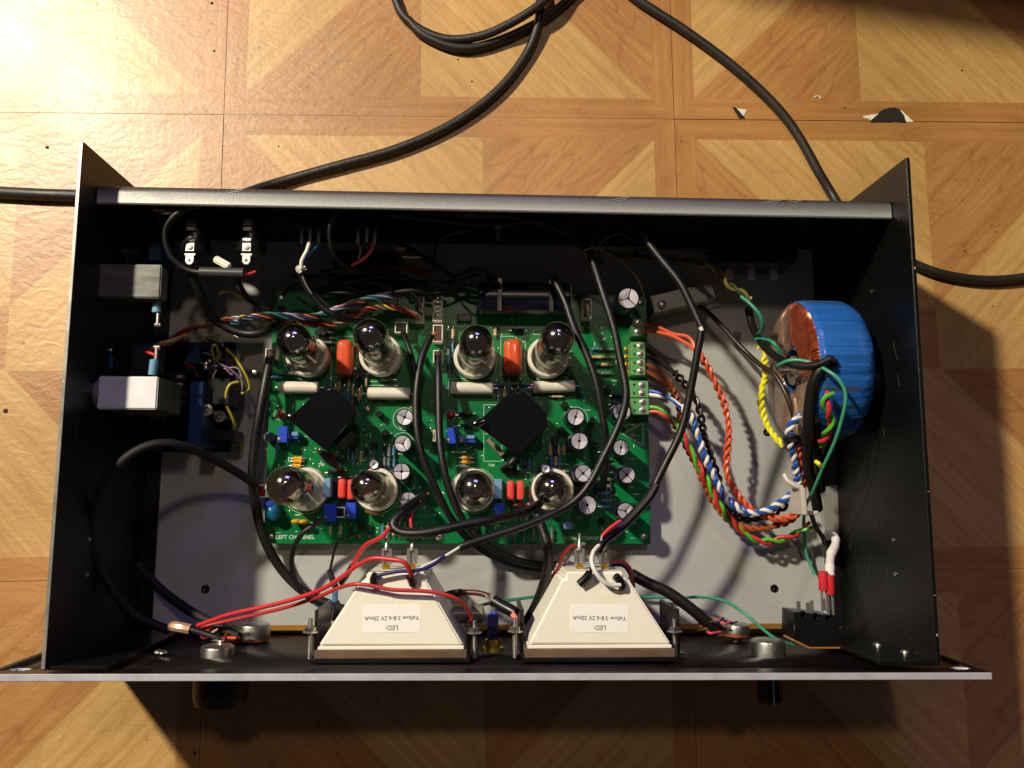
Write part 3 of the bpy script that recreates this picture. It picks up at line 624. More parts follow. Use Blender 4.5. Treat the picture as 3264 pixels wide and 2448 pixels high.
B().tube(cr([at(1640, 1462, 20), at(1622, 1480, 20), at(1600, 1495, 16)]), 1.8, 8).done('sleeved_lead', shrink, t)

# connectors
plug_m = mat('plug_maroon', (74, 36, 28), .5)
def jst(u0, v0, u1, v1, zt=19., plug=None, open_top=True):
    p, q_ = at(u0, v1, zt), at(u1, v0, zt); bb = B(); th = .7
    bb.box(p.x, q_.x, p.y, q_.y, PZ, PZ + 3, .15); bb.box(p.x, p.x + th, p.y, q_.y, PZ + 2.8, zt, .1); bb.box(q_.x - th, q_.x, p.y, q_.y, PZ + 2.8, zt, .1)
    bb.box(p.x + th, q_.x - th, q_.y - th, q_.y, PZ + 2.8, zt - .1, .1); bb.box(p.x + th, q_.x - th, p.y, p.y + th, PZ + 2.8, zt - .1, .1)
    o = bb.done('connector', white_p, pcb); n = max(1, int((q_.y - p.y) / 2.6))
    if plug is None:
        for k in range(n):
            y = p.y + 1.4 + (q_.y - p.y - 2.6) * k / max(1, n - 1); B().box((p.x + q_.x) / 2 - .35, (p.x + q_.x) / 2 + .35, y - .35, y + .35, PZ + 3, zt - 1.5).done('pin', tin, o)
    else: B().box(p.x + th + .1, q_.x - th - .1, p.y + th + .1, q_.y - th - .1, PZ + 3, zt - .8, .3).done('plug', plug, o)
    return o
jst(1379, 1035, 1412, 1090, plug=plug_m); jst(1380, 1116, 1411, 1156, plug=plug_m); jst(1379, 1370, 1390, 1407); jst(845, 1110, 881, 1143, plug=plug_m); jst(810, 1545, 849, 1586, plug=MATS['wire_dark_red'])
jst(1258, 1026, 1299, 1061, plug=blackplastic); jst(1322, 945, 1352, 1024); jst(1379, 929, 1411, 1024); jst(1856, 951, 1885, 1015); jst(1056, 1616, 1100, 1650, 17, plug=blackplastic)
# screw terminals
def terminal(u0, v0, u1, v1, n, m, strip=None):
    o = pbox('terminal_block', u0, v0, u1, v1, 22, m, .3)
    for k in range(n):
        v = v0 + (v1 - v0) * (k + .5) / n; p = at(u0 + (u1 - u0) * (.66 if strip else .5), v, 22.1)
        B().lathe(p, (0, 0, 1), [(-.1, 2.35), (.12, 2.35), (.12, 2.0)], 14).done('screw_rim', mat('rim_grey', (150, 160, 150), .4), o)
        sc_ = B().lathe(p, (0, 0, 1), [(.05, 1.95), (.35, 1.9), (.5, 1.6), (.5, 0)], 14).done('screw', tin, o)
        an = rnd.uniform(0, 3); B().box(p.x - 1.7, p.x + 1.7, p.y - .25, p.y + .25, p.z + .42, p.z + .56, rot=an).done('slot', blackplastic, o)
        if strip:
            pu = at(u0 + (u1 - u0) * .22, v, 22.05); bb = B(); bb.prism([(pu.x - .9, pu.y + .9), (pu.x + .9, pu.y + .5), (pu.x + .3, pu.y - 1.1)], 22.0, 22.08); bb.done('mark', blackplastic, o)
            B().box(p.x + 2.6, p.x + 3.9, p.y - 1.6, p.y + 1.6, 13, 19, .2).done('wire_entry', blackplastic, o)
    return o
terminal(2013, 1014, 2055, 1072, 2, dgreen_pl); terminal(2012, 1090, 2057, 1143, 2, green_pl, 1); terminal(2012, 1144, 2057, 1196, 2, green_pl, 1)
terminal(2008, 1214, 2067, 1267, 2, green_pl, 1); terminal(2010, 1270, 2069, 1321, 2, green_pl, 1)
for v in (1112, 1137, 1162, 1186): 
    p = at(2003, v, 14); B().lathe((p.x, p.y, PZ), (0, 0, 1), [(0, 2.1), (1.4, 2.1), (1.8, 1.5), (1.2, 1.1), (2.6, .5), (3, 0)], 14).done('test_point', gold, pcb)
# large dark capacitor lying along the rear edge of the board
cp = at(1670, 950, 24); big = thing('large_capacitor', 'long dark blue capacitor lying along the shaded rear edge of the board', 'capacitor', (cp.x, cp.y, PZ))
B().lathe((cp.x - 28, cp.y, 22), (1, 0, 0), [(0, 9), (1, 10), (3, 10), (3.6, 9.4), (4.2, 10), (55, 10), (56, 9)], 24).done('sleeve', navy, big)
B().lathe((cp.x + 28, cp.y, 22), (1, 0, 0), [(-.2, 9.1), (.6, 8.8), (.4, 0)], 24).done('end_disc', cap_top, big)
for dx in (-15, 16): B().box(cp.x + dx - 1.5, cp.x + dx + 1.5, cp.y - 10.3, cp.y + 10.3, 30.5, 32.6, .3).done('strap', blackplastic, big)

# ---------------------------------------------------------------- vacuum tubes
def tube9(dome, base, label, zt=61, r=9.9, gold_tone=False, group='glass vacuum tubes on the green board'):
    b_ = at(*base, 21); d_ = at(*dome, zt - 9); ax = (d_ - b_).normalized(); o0 = b_ - ax * 9; L_ = (d_ - o0).length
    t_ = thing('vacuum_tube', label, 'vacuum tube', (o0.x, o0.y, PZ), group)
    B().lathe((b_.x, b_.y, PZ), (0, 0, 1), [(0, 11), (.4, 12.4), (9.5, 12.8), (11.6, 12.6), (12.2, 12.0), (12.2, 10.6), (9, 10.2), (7.5, 0)], 32).done('socket', ceramic, t_)
    prof = [(3, r * .9), (5, r)] + [(L_, r)] + [(L_ + r * math.sin(a_), r * math.cos(a_)) for a_ in (.3, .55, .8, 1.05, 1.25)] + [(L_ + r * 1.0, r * .14), (L_ + r * 1.17, r * .07), (L_ + r * 1.22, 0)]
    B().lathe(o0, ax, prof, 32, cap=False).done('glass_envelope', glass, t_)
    ri = r - .35; g0 = L_ - 5.5
    prof = [(g0, ri * .985), (L_ - 2, ri * .99), (L_, ri)] + [(L_ + ri * math.sin(a_), ri * math.cos(a_)) for a_ in (.3, .55, .8, 1.05, 1.3, 1.5)]
    prof.append((L_ + ri, 0)); B().lathe(o0, ax, prof, 32, cap=False).done('silvered_top', getter_b if base[1] > 1400 else getter, t_)
    e = ax.orthogonal().normalized(); f = ax.cross(e); M_ = Matrix((e, f, ax)).transposed()
    for s_ in (-1, 1):
        bb = B(); bb.lathe((0, 0, 0), (0, 0, 1), [(0, 3.1), (20, 3.1)], 12)
        for vv in bb.bm.verts: vv.co = o0 + M_ @ Vector((vv.co.x + s_ * 3.6, vv.co.y * 1.25, vv.co.z + 13))
        bb.done('anode', anode, t_)
    B().lathe(o0 + ax * (L_ - 3), ax, [(0, 6.2), (.5, 6.2), (.5, 4.6), (0, 4.6)], 20, cap=False).done('getter_ring', steel, t_)
    B().lathe(o0 + ax * (L_ - 7), ax, [(0, 8.4), (.4, 8.4)], 20).done('mica_disc', mica, t_)
    for d in (12, 34):
        if d < g0 + 3: B().lathe(o0 + ax * d, ax, [(0, 8.6), (.4, 8.6)], 20).done('mica_disc', mica, t_)
    return t_
tube9((938, 1087), (979, 1133), 'upper left tube on the green board, leaning over the cable harness')
tube9((1181, 1070), (1212, 1131), 'leaning tube just right of the left orange capacitor', zt=64)
tube9((1518, 1090), (1513, 1139), 'upright dark-topped tube just left of the right orange capacitor', zt=62)
tube9((1777, 1080), (1748, 1138), 'tube leaning right, just right of the right orange capacitor', zt=64)
tube9((914, 1548), (974, 1560), 'large bright-topped tube above the LEFT CHANNEL print', zt=66, r=10.9)
tube9((1170, 1551), (1200, 1560), 'small brownish tube right of the left pair of pink capacitors', zt=58, r=9.4)
tube9((1513, 1559), (1509, 1562), 'tube seen straight from above, left of the right pair of pink capacitors', zt=62, r=10.7)
tube9((1757, 1558), (1762, 1562), 'small tube right of the right pair of pink capacitors', zt=56, r=9.8)

# shielded tubes on the left wall
def shielded(u0, v0, u1, v1, zt, label, pip, depth=36):
    p, q_ = at(u0, v1, zt), at(u1, v0, zt); gx = p.x + (9 if pip else 5); t_ = thing('shielded_tube', label, 'shielded tube', ((p.x + q_.x) / 2, (p.y + q_.y) / 2, zt - depth))
    B().box(gx + .1, q_.x - .1, p.y + .1, q_.y - .1, zt - depth, zt - .7, .6).done('can_wall', mat('dark_can_wall', (118, 118, 100), .4, .5, var=.35, vscale=60), t_)
    B().box(gx, q_.x, p.y, q_.y, zt - 1.4, zt, .65).done('can_top', mat('lit_shield_aluminium', (222, 222, 224), .38, .3, var=.05, vscale=60) if pip else mat('dull_shield', (92, 92, 86), .35, .5, var=.2, vscale=70, stretch=(1, 5, 1)), t_)  # lower can: white lit top and darker side are put into the colours
    y = (p.y + q_.y) / 2; r = (q_.y - p.y) / 2; z = zt - r
    B().lathe((gx + 1, y, z), (-1, 0, 0), [(0, r * .97), (3, r * .97), (6, r * .86), (8, r * .62), (9.2, r * .3), (9.6, 0)], 22, cap=False).done('glass_tip', tip_glass, t_)
    B().lathe((gx + 1, y, z), (-1, 0, 0), [(0, r * .8), (1.5, r * .8), (1.6, 0)], 18).done('mica_disc', mica, t_)
    B().lathe((gx, y, z), (-1, 0, 0), [(0, r * .35), (5, r * .4), (6, r * .2), (6.2, 0)], 12).done('heater_support', steel, t_)
    if pip: B().lathe((gx - 8.4, y, z), (-1, 0, 0), [(0, 1.6), (2, .9), (4, .35), (4.4, 0)], 10).done('pip', tip_glass, t_)
    return t_
shielded(252, 1200, 504, 1303, 78, 'bright metal box with a pointed glass tip, lower of the two on the left', True)
shielded(275, 843, 515, 947, 78, 'dull metal box with a rounded glass end, upper of the two on the left', False, 11)

# relay board standing at the left
p, q_ = at(515, 1440, 6), at(748, 1090, 6)
rb = thing('relay_board', 'dark blue relay board in the shade between the metal boxes and the green board', 'relay board', ((p.x + q_.x) / 2, (p.y + q_.y) / 2, 0))
B().box(p.x, q_.x, p.y, q_.y, 3, 4.6, .1).done('board', mat('board_dark_blue', (10, 24, 48), .35), rb)
for (u0, v0, u1, v1, zt, m) in ((595, 1215, 650, 1420, 40, mat('relay_blue', (18, 52, 86), .3)), (655, 1205, 735, 1290, 34, blackplastic), (640, 1370, 745, 1405, 26, blackplastic), (590, 1100, 640, 1160, 30, MATS['relay_blue']), (660, 1110, 720, 1180, 24, blackplastic)):
    p, q_ = at(u0, v1, zt), at(u1, v0, zt); B().box(p.x, q_.x, p.y, q_.y, 4.7, zt, .6).done('relay', m, rb)
for (u, v, z, r) in ((660, 1307, 36, 3.4), (700, 1327, 24, 3.6)):
    p = at(u, v, z); B().lathe(p, (0, 0, 1), [(0, r), (.8, r), (.8, r * .55), (.1, r * .5)], 14, cap=False).done('lug', tin, rb)
    B().box(p.x - 1, p.x + 1, p.y - 1, p.y + 1, 4.7, z).done('post', steel, rb)
for (u, v) in ((655, 1160), (668, 1150), (706, 1100), (682, 1102), (752, 1075), (812, 1187), (655, 1172)):
    p = at(u, v, 25); B().lathe(p, (0, 0, 1), [(0, 1.4), (.8, 1.3), (1.2, 0)], 8).done('solder_joint', tin, rb)
p, q_ = at(515, 1320, 30), at(590, 1180, 30)
cb = thing('coil_bracket', 'small bracket with pale lugs hidden behind the bright metal box', 'bracket', ((p.x + q_.x) / 2, p.y, 0))
B().box(p.x, q_.x, p.y, q_.y, 0, 28, .6).done('bracket', satin_black, cb)
for v in (1200, 1225, 1250, 1280): 
    p = at(572, v, 38); B().box(p.x - 1.6, p.x + 1.6, p.y - 1, p.y + 1, 28, 38, .2).done('lug', tin, cb)
# blue sleeved lugs beside the boxes
for (u, v, l, lab) in ((489, 1172, 20, 'pale blue sleeved wire lug above the lower metal box'), (499, 973, 16, 'dim blue sleeved wire lug below the upper metal box')):
    p = at(u, v, 70); s_ = 1 if l == 20 else -1; t = thing('sleeved_lug', lab, 'wire lug', p - Vector((0, 0, 5)))
    B().lathe(p, (.08, s_, 0), [(-4, 2.2), (4, 2.4), (4.5, 1.4), (5, 0)], 12).done('sleeve', mat('pale_blue_sleeve', (110, 160, 185), .35), t)
    B().box(p.x + .6, p.x + 2.0, *sorted((p.y + s_ * 4.4, p.y + s_ * 11)), 69, 71.4, .3).done('lug', tin, t)
    B().lathe((p.x + 1.3, p.y + s_ * 11, 70), (1, 0, 0), [(-1.5, 1.1), (1.5, 1.1)], 8).done('rivet', tin, t)

# ---------------------------------------------------------------- toroidal transformer on the right wall
tc_ = at(2640, 1183, 43); TY_, TZ_ = tc_.y, 43.0
tor = thing('toroidal_transformer', 'ring transformer standing on edge, half wrapped in blue tape', 'transformer', (190, TY_, 1))
XL, XR_, RO, RI = 170.0, 205.5, 41.5, 13.0
def sect(inf=0.):
    rc = 6.5; pts = []
    def arc(cx, cr_, a0, a1, rr):
        for k in range(6):
            a = a0 + (a1 - a0) * k / 5; pts.append((cx + rr * math.cos(a), cr_ + rr * math.sin(a)))
    xl, xr, ro, ri = XL - inf, XR_ + inf, RO + inf, RI - inf
    arc(xl + rc, ro - rc - 1, PI, PI / 2, rc); arc(xr - 11, ro - 12, PI / 2, 0, 11); arc(xr - 4, ri + 4, 0, -PI / 2, 4); arc(xl + 4, ri + 4, -PI / 2, -PI, 4)
    return pts
def ringpt(x, r, a): return Vector((x, TY_ + r * math.sin(a), TZ_ + r * math.cos(a)))
NS = 72
def ringsurf(name, sec, m, a0=0., a1=2 * PI, closed=True, wob=0., parent=tor):
    bb = B(); rings = []
    n_ = NS if closed else max(8, int(NS * (a1 - a0) / 2 / PI))
    for k in range(n_ + (0 if closed else 1)):
        a = a0 + (a1 - a0) * k / n_; dw = wob * (((k * 37) % 11) / 11 - .5)
        rings.append([bb.bm.verts.new(ringpt(x, r + dw, a)) for x, r in sec])
    for i in range(len(rings) if closed else len(rings) - 1):
        A_, B_ = rings[i], rings[(i + 1) % len(rings)]
        for j in range(len(sec)): j2 = (j + 1) % len(sec); bb._f((A_[j], A_[j2], B_[j2], B_[j]))
    return bb.done(name, m, parent, ang=50)
core_m = mat('wound_core', (176, 132, 104), .3, .35, bump=.3, bscale=300, var=.35, vscale=40, coat=.5)
ringsurf('core', sect(-.9), core_m)
# copper turns fanned over the left face, rim and hole
copper = mat('enamelled_copper', (206, 104, 72), .24, .75, var=.2, vscale=150)
pale_copper = mat('filmed_copper', (200, 156, 128), .3, .35, var=.25, vscale=60)
def turn(bb, a, r_w, tw=.0):
    s_ = sect(-.15); path = [ringpt(x, r, a + tw * (1 - (r - RI) / (RO - RI))) for x, r in s_[-6:] + s_[:12]]
    path = [ringpt(XL + 3.5, RI + 1, a + tw)] + [ringpt(XL + .4, RI + 3.5, a + tw * .9)] + [ringpt(XL + .3, RI + t_ * (RO - RI - 8), a + tw * (1 - t_)) for t_ in (.35, .7, .95)] + [ringpt(x, r, a) for x, r in s_[:6]] + [ringpt(XL + 9, RO - 1.1, a)]
    bb.tube(path, r_w, 5)
bb = B()
for k in range(50):
    a = -.25 + k * (1.75 / 50); turn(bb, a + rnd.uniform(-.01, .01), rnd.uniform(.5, .72), -.35 + rnd.uniform(-.03, .03))
bb.done('copper_winding', copper, tor, kind='stuff')
bb = B()
for k in range(150):
    a = 1.52 + k * (4.45 / 150)
    turn(bb, a + rnd.uniform(-.01, .01), .55, .2)
bb.done('filmed_winding', pale_copper, tor, kind='stuff')
fs = [p_ for p_ in sect(.35)]
ringsurf('clear_film', fs[-7:] + fs[:7] , thin_glass('clear_wrap', (.97, .93, .9), .10, .10, haze=.05), 1.3, 6.0, closed=False, wob=.9)
bt = mat('blue_tape', (34, 92, 164), .26, 0, var=.4, vscale=12, coat=.6, bump=1., bscale=26, stretch=(.6, 4, 4), bdist=.004)
bs = [p_ for p_ in sect(.5) if p_[0] > XL + 6.2]
NT = 30
bt2 = mat('blue_tape_highlit', (66, 118, 180), .26, 0, var=.3, vscale=14, coat=.5, bump=1., bscale=40, stretch=(.6, 4, 4), bdist=.004)  # paler translucent strips, with the tape's highlights put into their colour
for k in range(NT):
    a0 = 2 * PI * k / NT; s2 = [(x + .05 * (k % 3), r + .1 * (k % 2) + .08 * math.sin(k * 2.3)) for x, r in sect(.5) if x > XL + 1.5]
    s2 = s2 + [(XL + 6, RI + 3), (XL + 5, RO - 3)]
    bb = B(); rings = []
    for j in range(4):
        a = a0 - .02 + (2 * PI / NT + .05) * j / 3; rings.append([bb.bm.verts.new(ringpt(x, r, a)) for x, r in s2])
    for A_, B_ in zip(rings, rings[1:]):
        for j in range(len(s2)): j2 = (j + 1) % len(s2); bb._f((A_[j], A_[j2], B_[j2], B_[j]))
    bb._f(rings[0]); bb._f(rings[-1]); bb.done('tape_strip', bt2 if k in (5, 6, 12, 24) else bt, tor, ang=40)
B().lathe((XL + 2, TY_, TZ_), (1, 0, 0), [(-1.5, 3.2), (0, 3.6), (0, 8.5), (1.2, 9), (1.4, 0)], 24).done('mounting_washer', mat('clear_washer', (150, 140, 132), .2, .7, bump=.8, bscale=120), tor)
B().lathe((XL - 5, TY_, TZ_), (1, 0, 0), [(0, 2.2), (4, 2.2)], 12).done('bolt', steel, tor)

# ---------------------------------------------------------------- panel meters
def meter(xs, top_v, notch, label, word):
    """xs: px of the back edge l/r, shoulder l/r, front l/r on the level 84 mm"""
    zt, zb = 84., 26.; (bl, br_), (sl, sr), (fl, fr) = xs; sv, fv = notch
    t_ = thing('panel_meter', label, 'panel meter', (at((fl + fr) / 2, fv, zt).x, 12, zb), 'white panel meters behind the front panel')
    P = lambda u, v: at(u, v, zt).xy
    pts = [P(bl, top_v), P(bl, sv - 1), P(sl, sv), P(fl, fv), P(fr, fv), P(sr, sv), P(br_, sv - 1), P(br_, top_v)]
    B().prism(pts, zb, zt, .9).done('housing', meter_white, t_)
    a_, c_ = P(fl - 2, fv + 14), P(fr + 2, fv + 1); yb = a_.y
    B().box(a_.x, c_.x, yb, c_.y, zb - 1, zt + .5, .3).done('rim', meter_white, t_)
    x0, x1 = P(fl - 12, fv).x, P(fr + 12, fv).x
    B().box(x0, x1, 2.0, yb - .1, zb - 3, zt + 1.0, .4).done('bezel', bezel, t_)
    B().box(x0 - 1.5, x1 + 1.5, -.2 + .4, 2.0, zb - 5, zt + 2.6, .4).done('gasket', satin_black, t_)
    u0, u1 = word; s_ = B(); pa, pb = P(u0, 2016), P(u1, 1928); cx, cy = (pa.x + pb.x) / 2, (pa.y + pb.y) / 2; w2, h2 = (pb.x - pa.x) / 2, (pb.y - pa.y) / 2
    rr = 1.6; pts = []
    for (sx, sy, a0) in ((1, 1, 0), (-1, 1, PI / 2), (-1, -1, PI), (1, -1, 3 * PI / 2)):
        for k in range(4): a = a0 + PI / 2 * k / 3; pts.append((cx + sx * (w2 - rr) + rr * math.cos(a), cy + sy * (h2 - rr) + rr * math.sin(a)))
    tilt = .012 if u0 < 1500 else -.02; ct_, sn_ = math.cos(tilt), math.sin(tilt)
    pts = [(cx + (x - cx) * ct_ - (y - cy) * sn_, cy + (x - cx) * sn_ + (y - cy) * ct_) for x, y in pts]
    st = s_.prism(pts, zt, zt + .12).done('label', paper, t_)
    B().box(cx - .2, cx + .2, cy + h2 + 1, P(0, top_v).y - 1, zt - .05, zt + .12, .05).done('moulded_seam', meter_white, t_)
    tx = B(); up = Vector((sn_, -ct_, 0)); xd = Vector((-ct_, -sn_, 0))
    tx.text('LED:', (cx, cy - 3.6 + .2, 0), xd, up, 3.3, zt + .16); tx.text('Yellow 3.8-6.2V 20mA', (cx, cy + 1.2, 0), xd, up, 3.0, zt + .16)
    tx.done('label_print', ink, st, smooth=False, recalc=False)
    return t_
m1 = meter(((1168, 1355), (1150, 1360), (1015, 1477)), 1824, (1852, 2058), 'left white trapezoid meter with red wires across it', (1156, 1342))
m2 = meter(((1803, 1988), (1792, 2003), (1684, 2139)), 1822, (1846, 2054), 'right white trapezoid meter with a looped white wire on it', (1819, 2003))
def blade(t_, u, zt=70):
    p = at(u, 1812, zt); B().box(p.x - 2, p.x + 2, at(u, 1826, zt).y, at(u, 1796, zt).y, zt - 1, zt, .1).done('brass_tab', gold, t_)
    sl_ = B(); y0, y1 = at(u, 1802, zt).y, at(u, 1748, zt).y
    for s_ in (-1, 1): sl_.box(p.x + s_ * 2.0 - .9, p.x + s_ * 2.0 + .9, y0, y1, zt - 1.6, zt + .8, .5)
    sl_.box(p.x - 1.5, p.x + 1.5, y0 + 1, y1 - 1, zt - 1.8, zt - .9, .1); o = sl_.done('spade_connector', tin, t_)
    B().lathe((p.x, y1 - 1, zt - .3), (0, 1, 0), [(0, 1.5), (3, 1.3), (4, .8), (9, .7), (9, 0)], 10).done('crimp', tin, o)
for u in (1231, 1313): blade(m1, u)
for u in (1848, 1928): blade(m2, u)
# studs and brackets beside the meters
def stud(u, v0, v1, z, lab):
    p = at(u, v1, z); q_ = at(u, v0, z); y0, y1 = max(.2, p.y), q_.y; pr = []; y = 0.
    while y < y1 - y0: pr += [(y, 1.35), (y + .3, 1.05)]; y += .6
    t_ = thing('threaded_stud', lab, 'threaded stud', (p.x, y0, z), 'threaded studs beside the meters')
    B().lathe((p.x, y0, z), (0, 1, 0), pr, 10).done('thread', steel, t_)
    B().lathe((p.x, y0 + (y1 - y0) * .68, z), (0, 1, 0), [(0, 2.8), (2, 2.8)], 6).done('nut', steel, t_)
    B().lathe((p.x, y0 + (y1 - y0) * .68 - .5, z), (0, 1, 0), [(0, 3.9), (.5, 3.9)], 16).done('washer', tin, t_)
stud(986, 1972, 2112, 74, 'threaded stud at the left side of the left meter'); stud(1512, 1976, 2108, 74, 'dim threaded stud at the right side of the left meter')
stud(1641, 1970, 2116, 74, 'bright threaded stud at the left side of the right meter'); stud(2152, 1972, 2112, 74, 'threaded stud at the right side of the right meter')
br_m = mat('bracket_grey', (52, 48, 42), .3, .4, var=.2)
for (u, lab) in ((1006, 'grey bracket plate at the left end of the left meter'), (1494, 'grey bracket plate at the right end of the left meter'), (1664, 'grey bracket plate at the left end of the right meter'), (2162, 'grey bracket plate at the right end of the right meter')):
    p = at(u, 2060, 70); tagit(B().box(p.x - 1, p.x + 1, .4, 24, 30, 70, .3).box(p.x - 4, p.x + 4, .3, 1.2, 30, 70, .2).done('bracket', br_m), lab, 'bracket', 'bracket plates beside the meters')

# ---------------------------------------------------------------- potentiometers, knobs, switches
def pot(u0, u1, v0, v1, z, label, name='potentiometer', lugs=True):
    x0, x1 = at(u0, v0, z).x, at(u1, v0, z).x; cx, r = (x0 + x1) / 2, (x1 - x0) / 2; y1, y0 = at(u0, v0, z).y, at(u0, v1, z).y
    t_ = thing(name, label, 'potentiometer', (cx, y0, z - r), 'potentiometers on the front panel')
    B().lathe((cx, y1, z), (0, -1, 0), [(-.6, 0), (-.6, r - 1.2), (0, r - .3), (.8, r), (y1 - y0 - 2.2, r), (y1 - y0 - 2.2, r * .9)], 30).done('can', steel, t_)
    B().lathe((cx, y0 + 2.2, z), (0, -1, 0), [(0, r * .96), (1.4, r * .96)], 30).done('wafer', w_brown, t_)
    B().lathe((cx, y0 + .8, z), (0, -1, 0), [(0, r * .5), (1.2, r * .5), (1.2, r * .38), (y0 + 4.5 if y0 > 1 else 4, r * .38)], 18).done('bushing', tin, t_)
    if lugs:
        for k in range(3): B().box(cx - r - 4, cx - r + .6, y0 + .9, y0 + 1.5, z - 5 + k * 5 - 1, z - 5 + k * 5 + 1, .15).done('lug', gold, t_)
    return t_
pot(757, 862, 1990, 2044, 22, 'larger round metal potentiometer left of the left meter'); pot(642, 746, 2060, 2116, 62, 'smaller metal potentiometer at the far left of the front panel')
pot(2303, 2388, 1990, 2030, 18, 'round potentiometer under the black cable right of the right meter'); pot(2393, 2500, 2042, 2106, 62, 'metal potentiometer nearest the black relay at the right')
def knob(u0, u1, v1, z, label, pointer=False):
    x0, x1 = at(u0, v1, z).x, at(u1, v1, z).x; cx, r = (x0 + x1) / 2, (x1 - x0) / 2; y1 = at(u0, v1, z).y; L_ = -3.8 - y1
    t_ = thing('control_knob', label, 'control knob', (cx, -4, z - r)); bb = B(); N_ = 40
    prof = [(0, r), (L_ * .75, r * .99), (L_, r * .9), (L_ + .4, r * .6), (L_ + .4, 0)]
    bb.lathe((cx, -3.9, z), (0, -1, 0), prof, N_)
    if not pointer: bb.done('knob_body', mat('knob_black', (12, 12, 16), .5), t_); B().box(cx - r - .1, cx - r + .3, -3.9 - L_, -4, z - .6, z + .6).done('pointer_line', tin, t_)
    else:
        bb.done('knob_body', MATS['knob_black'], t_)
        for k in range(12):
            a = 2 * PI * k / 12; B().cyl((cx + r * math.cos(a), -4, z + r * math.sin(a)), (cx + r * .96 * math.cos(a), -3.9 - L_ * .95, z + r * .96 * math.sin(a)), .7, 6).done('rib', MATS['knob_black'], t_)
        B().box(cx - .3, cx + .3, -3.9 - L_, -4.2, z + r - .1, z + r + .6).done('pointer_line', tin, t_); B().box(cx + r - .3, cx + r + .2, -3.9 - L_, -4.2, z - .5, z + .8).done('pointer_line', tin, t_)
    return t_
knob(615, 790, 2243, 60, 'large round black knob on the front panel at the left'); knob(2418, 2490, 2240, 62, 'small ribbed black knob on the front panel at the right', True)
p = at(2586, 2188, 60); t = thing('toggle_switch', 'tiny metal toggle lever in front of the panel near the right knob', 'toggle switch', (p.x, -4, p.z))
B().lathe((p.x, -3.6, p.z), (0, -1, 0), [(0, 2.6), (2, 2.6), (2.2, 1.6), (3.4, 1.2), (6.2, 1.5), (6.8, .8), (6.9, 0)], 12).done('lever', gold, t)
# small button LED holder between the meters
p = at(1571, 1985, 60); t = thing('push_switch', 'small blue and black switch body between the two meters', 'switch', (p.x, 1, p.z - 4))
B().lathe((p.x, 1.2, p.z), (0, 1, 0), [(0, 5.8), (2, 5.8), (2.4, 4.2), (6, 4)], 16).done('nut', gold, t)
B().box(p.x - 2.9, p.x + 2.9, 7, at(1571, 1958, 62).y, p.z - 3.6, p.z + 3, .3).done('body', mat('switch_navy', (12, 14, 44), .3), t)
B().box(p.x - 1.8, p.x + 1.8, at(1571, 1960, 62).y, at(1571, 1952, 62).y, p.z - 2, p.z + 2.6, .2).done('collar', blue_p, t)
B().box(p.x - 1.2, p.x + 1.2, at(1571, 1953, 62).y, at(1571, 1940, 62).y, p.z - 1, p.z + 1.6, .2).done('lug', tin, t)
# clear resistor-like body beside it
p = at(1492, 1958, 40); tagit(B().lathe((p.x - 9, p.y, 40), (1, 0, 0), [(0, 3), (1, 5), (17, 5), (18, 3)], 14).done('film_sleeve', mat('grey_film', (120, 116, 100), .3)), 'grey translucent sleeve by the right edge of the left meter', 'sleeve')
# black mains relay at the right
zt = 64; P_ = [at(*c, zt).xy for c in ((2530, 1950), (2650, 1962), (2676, 1972), (2676, 2062), (2580, 2062), (2530, 2036))]
t = thing('mains_switch', 'black box switch with metal lugs at the right of the front panel', 'switch', (P_[0].x, 2, 40))
B().prism(P_[::-1], 46, zt, .5).done('body', blackplastic, t)
P2 = [at(*c, zt - 1).xy for c in ((2526, 2036), (2580, 2062), (2678, 2062), (2678, 2067), (2578, 2067), (2524, 2041))]
B().prism(P2[::-1], 50, zt - .5, .1).done('gold_edge', mat('amber_edge', (190, 130, 50), .4, .3), t)
for (u, v) in ((2546, 1938), (2576, 1942), (2588, 1936), (2628, 1930), (2645, 1930)):
    p = at(u, v, 61); B().box(p.x - 1.1, p.x + 1.1, p.y - 2.6, p.y + 3.6, 60.4, 61, .15).done('lug', tin, t)
for (u, v) in ((2560, 1960), (2600, 1966), (2640, 1970)):
    p = at(u, v, zt + .05); B().lathe(p, (0, 0, 1), [(0, 2.2), (.2, 2.1), (.2, 1.4), (0, 1.2)], 12).done('rivet', satin_black, t)
# red spade sleeves
for (u, v, lab) in ((2625, 1852, 'left red crimp sleeve above the black switch'), (2645, 1864, 'right red crimp sleeve above the black switch')):
    p = at(u, v, 66); t = thing('spade_terminal', lab, 'crimp terminal', p - Vector((0, 0, 3)), 'red crimp terminals')
    B().lathe(p, (0, 1, 0), [(-5.2, 2.2), (-4, 2.7), (3.4, 2.5), (5.2, 2.4), (5.2, 0)], 14).done('sleeve', mat('crimp_red', (206, 44, 52), .35), t)
    for s_ in (-1, 1): B().box(p.x + s_ * 1.3 - .5, p.x + s_ * 1.3 + .5, p.y - 16, p.y - 5, 65, 66.6, .15).done('prong', tin, t)

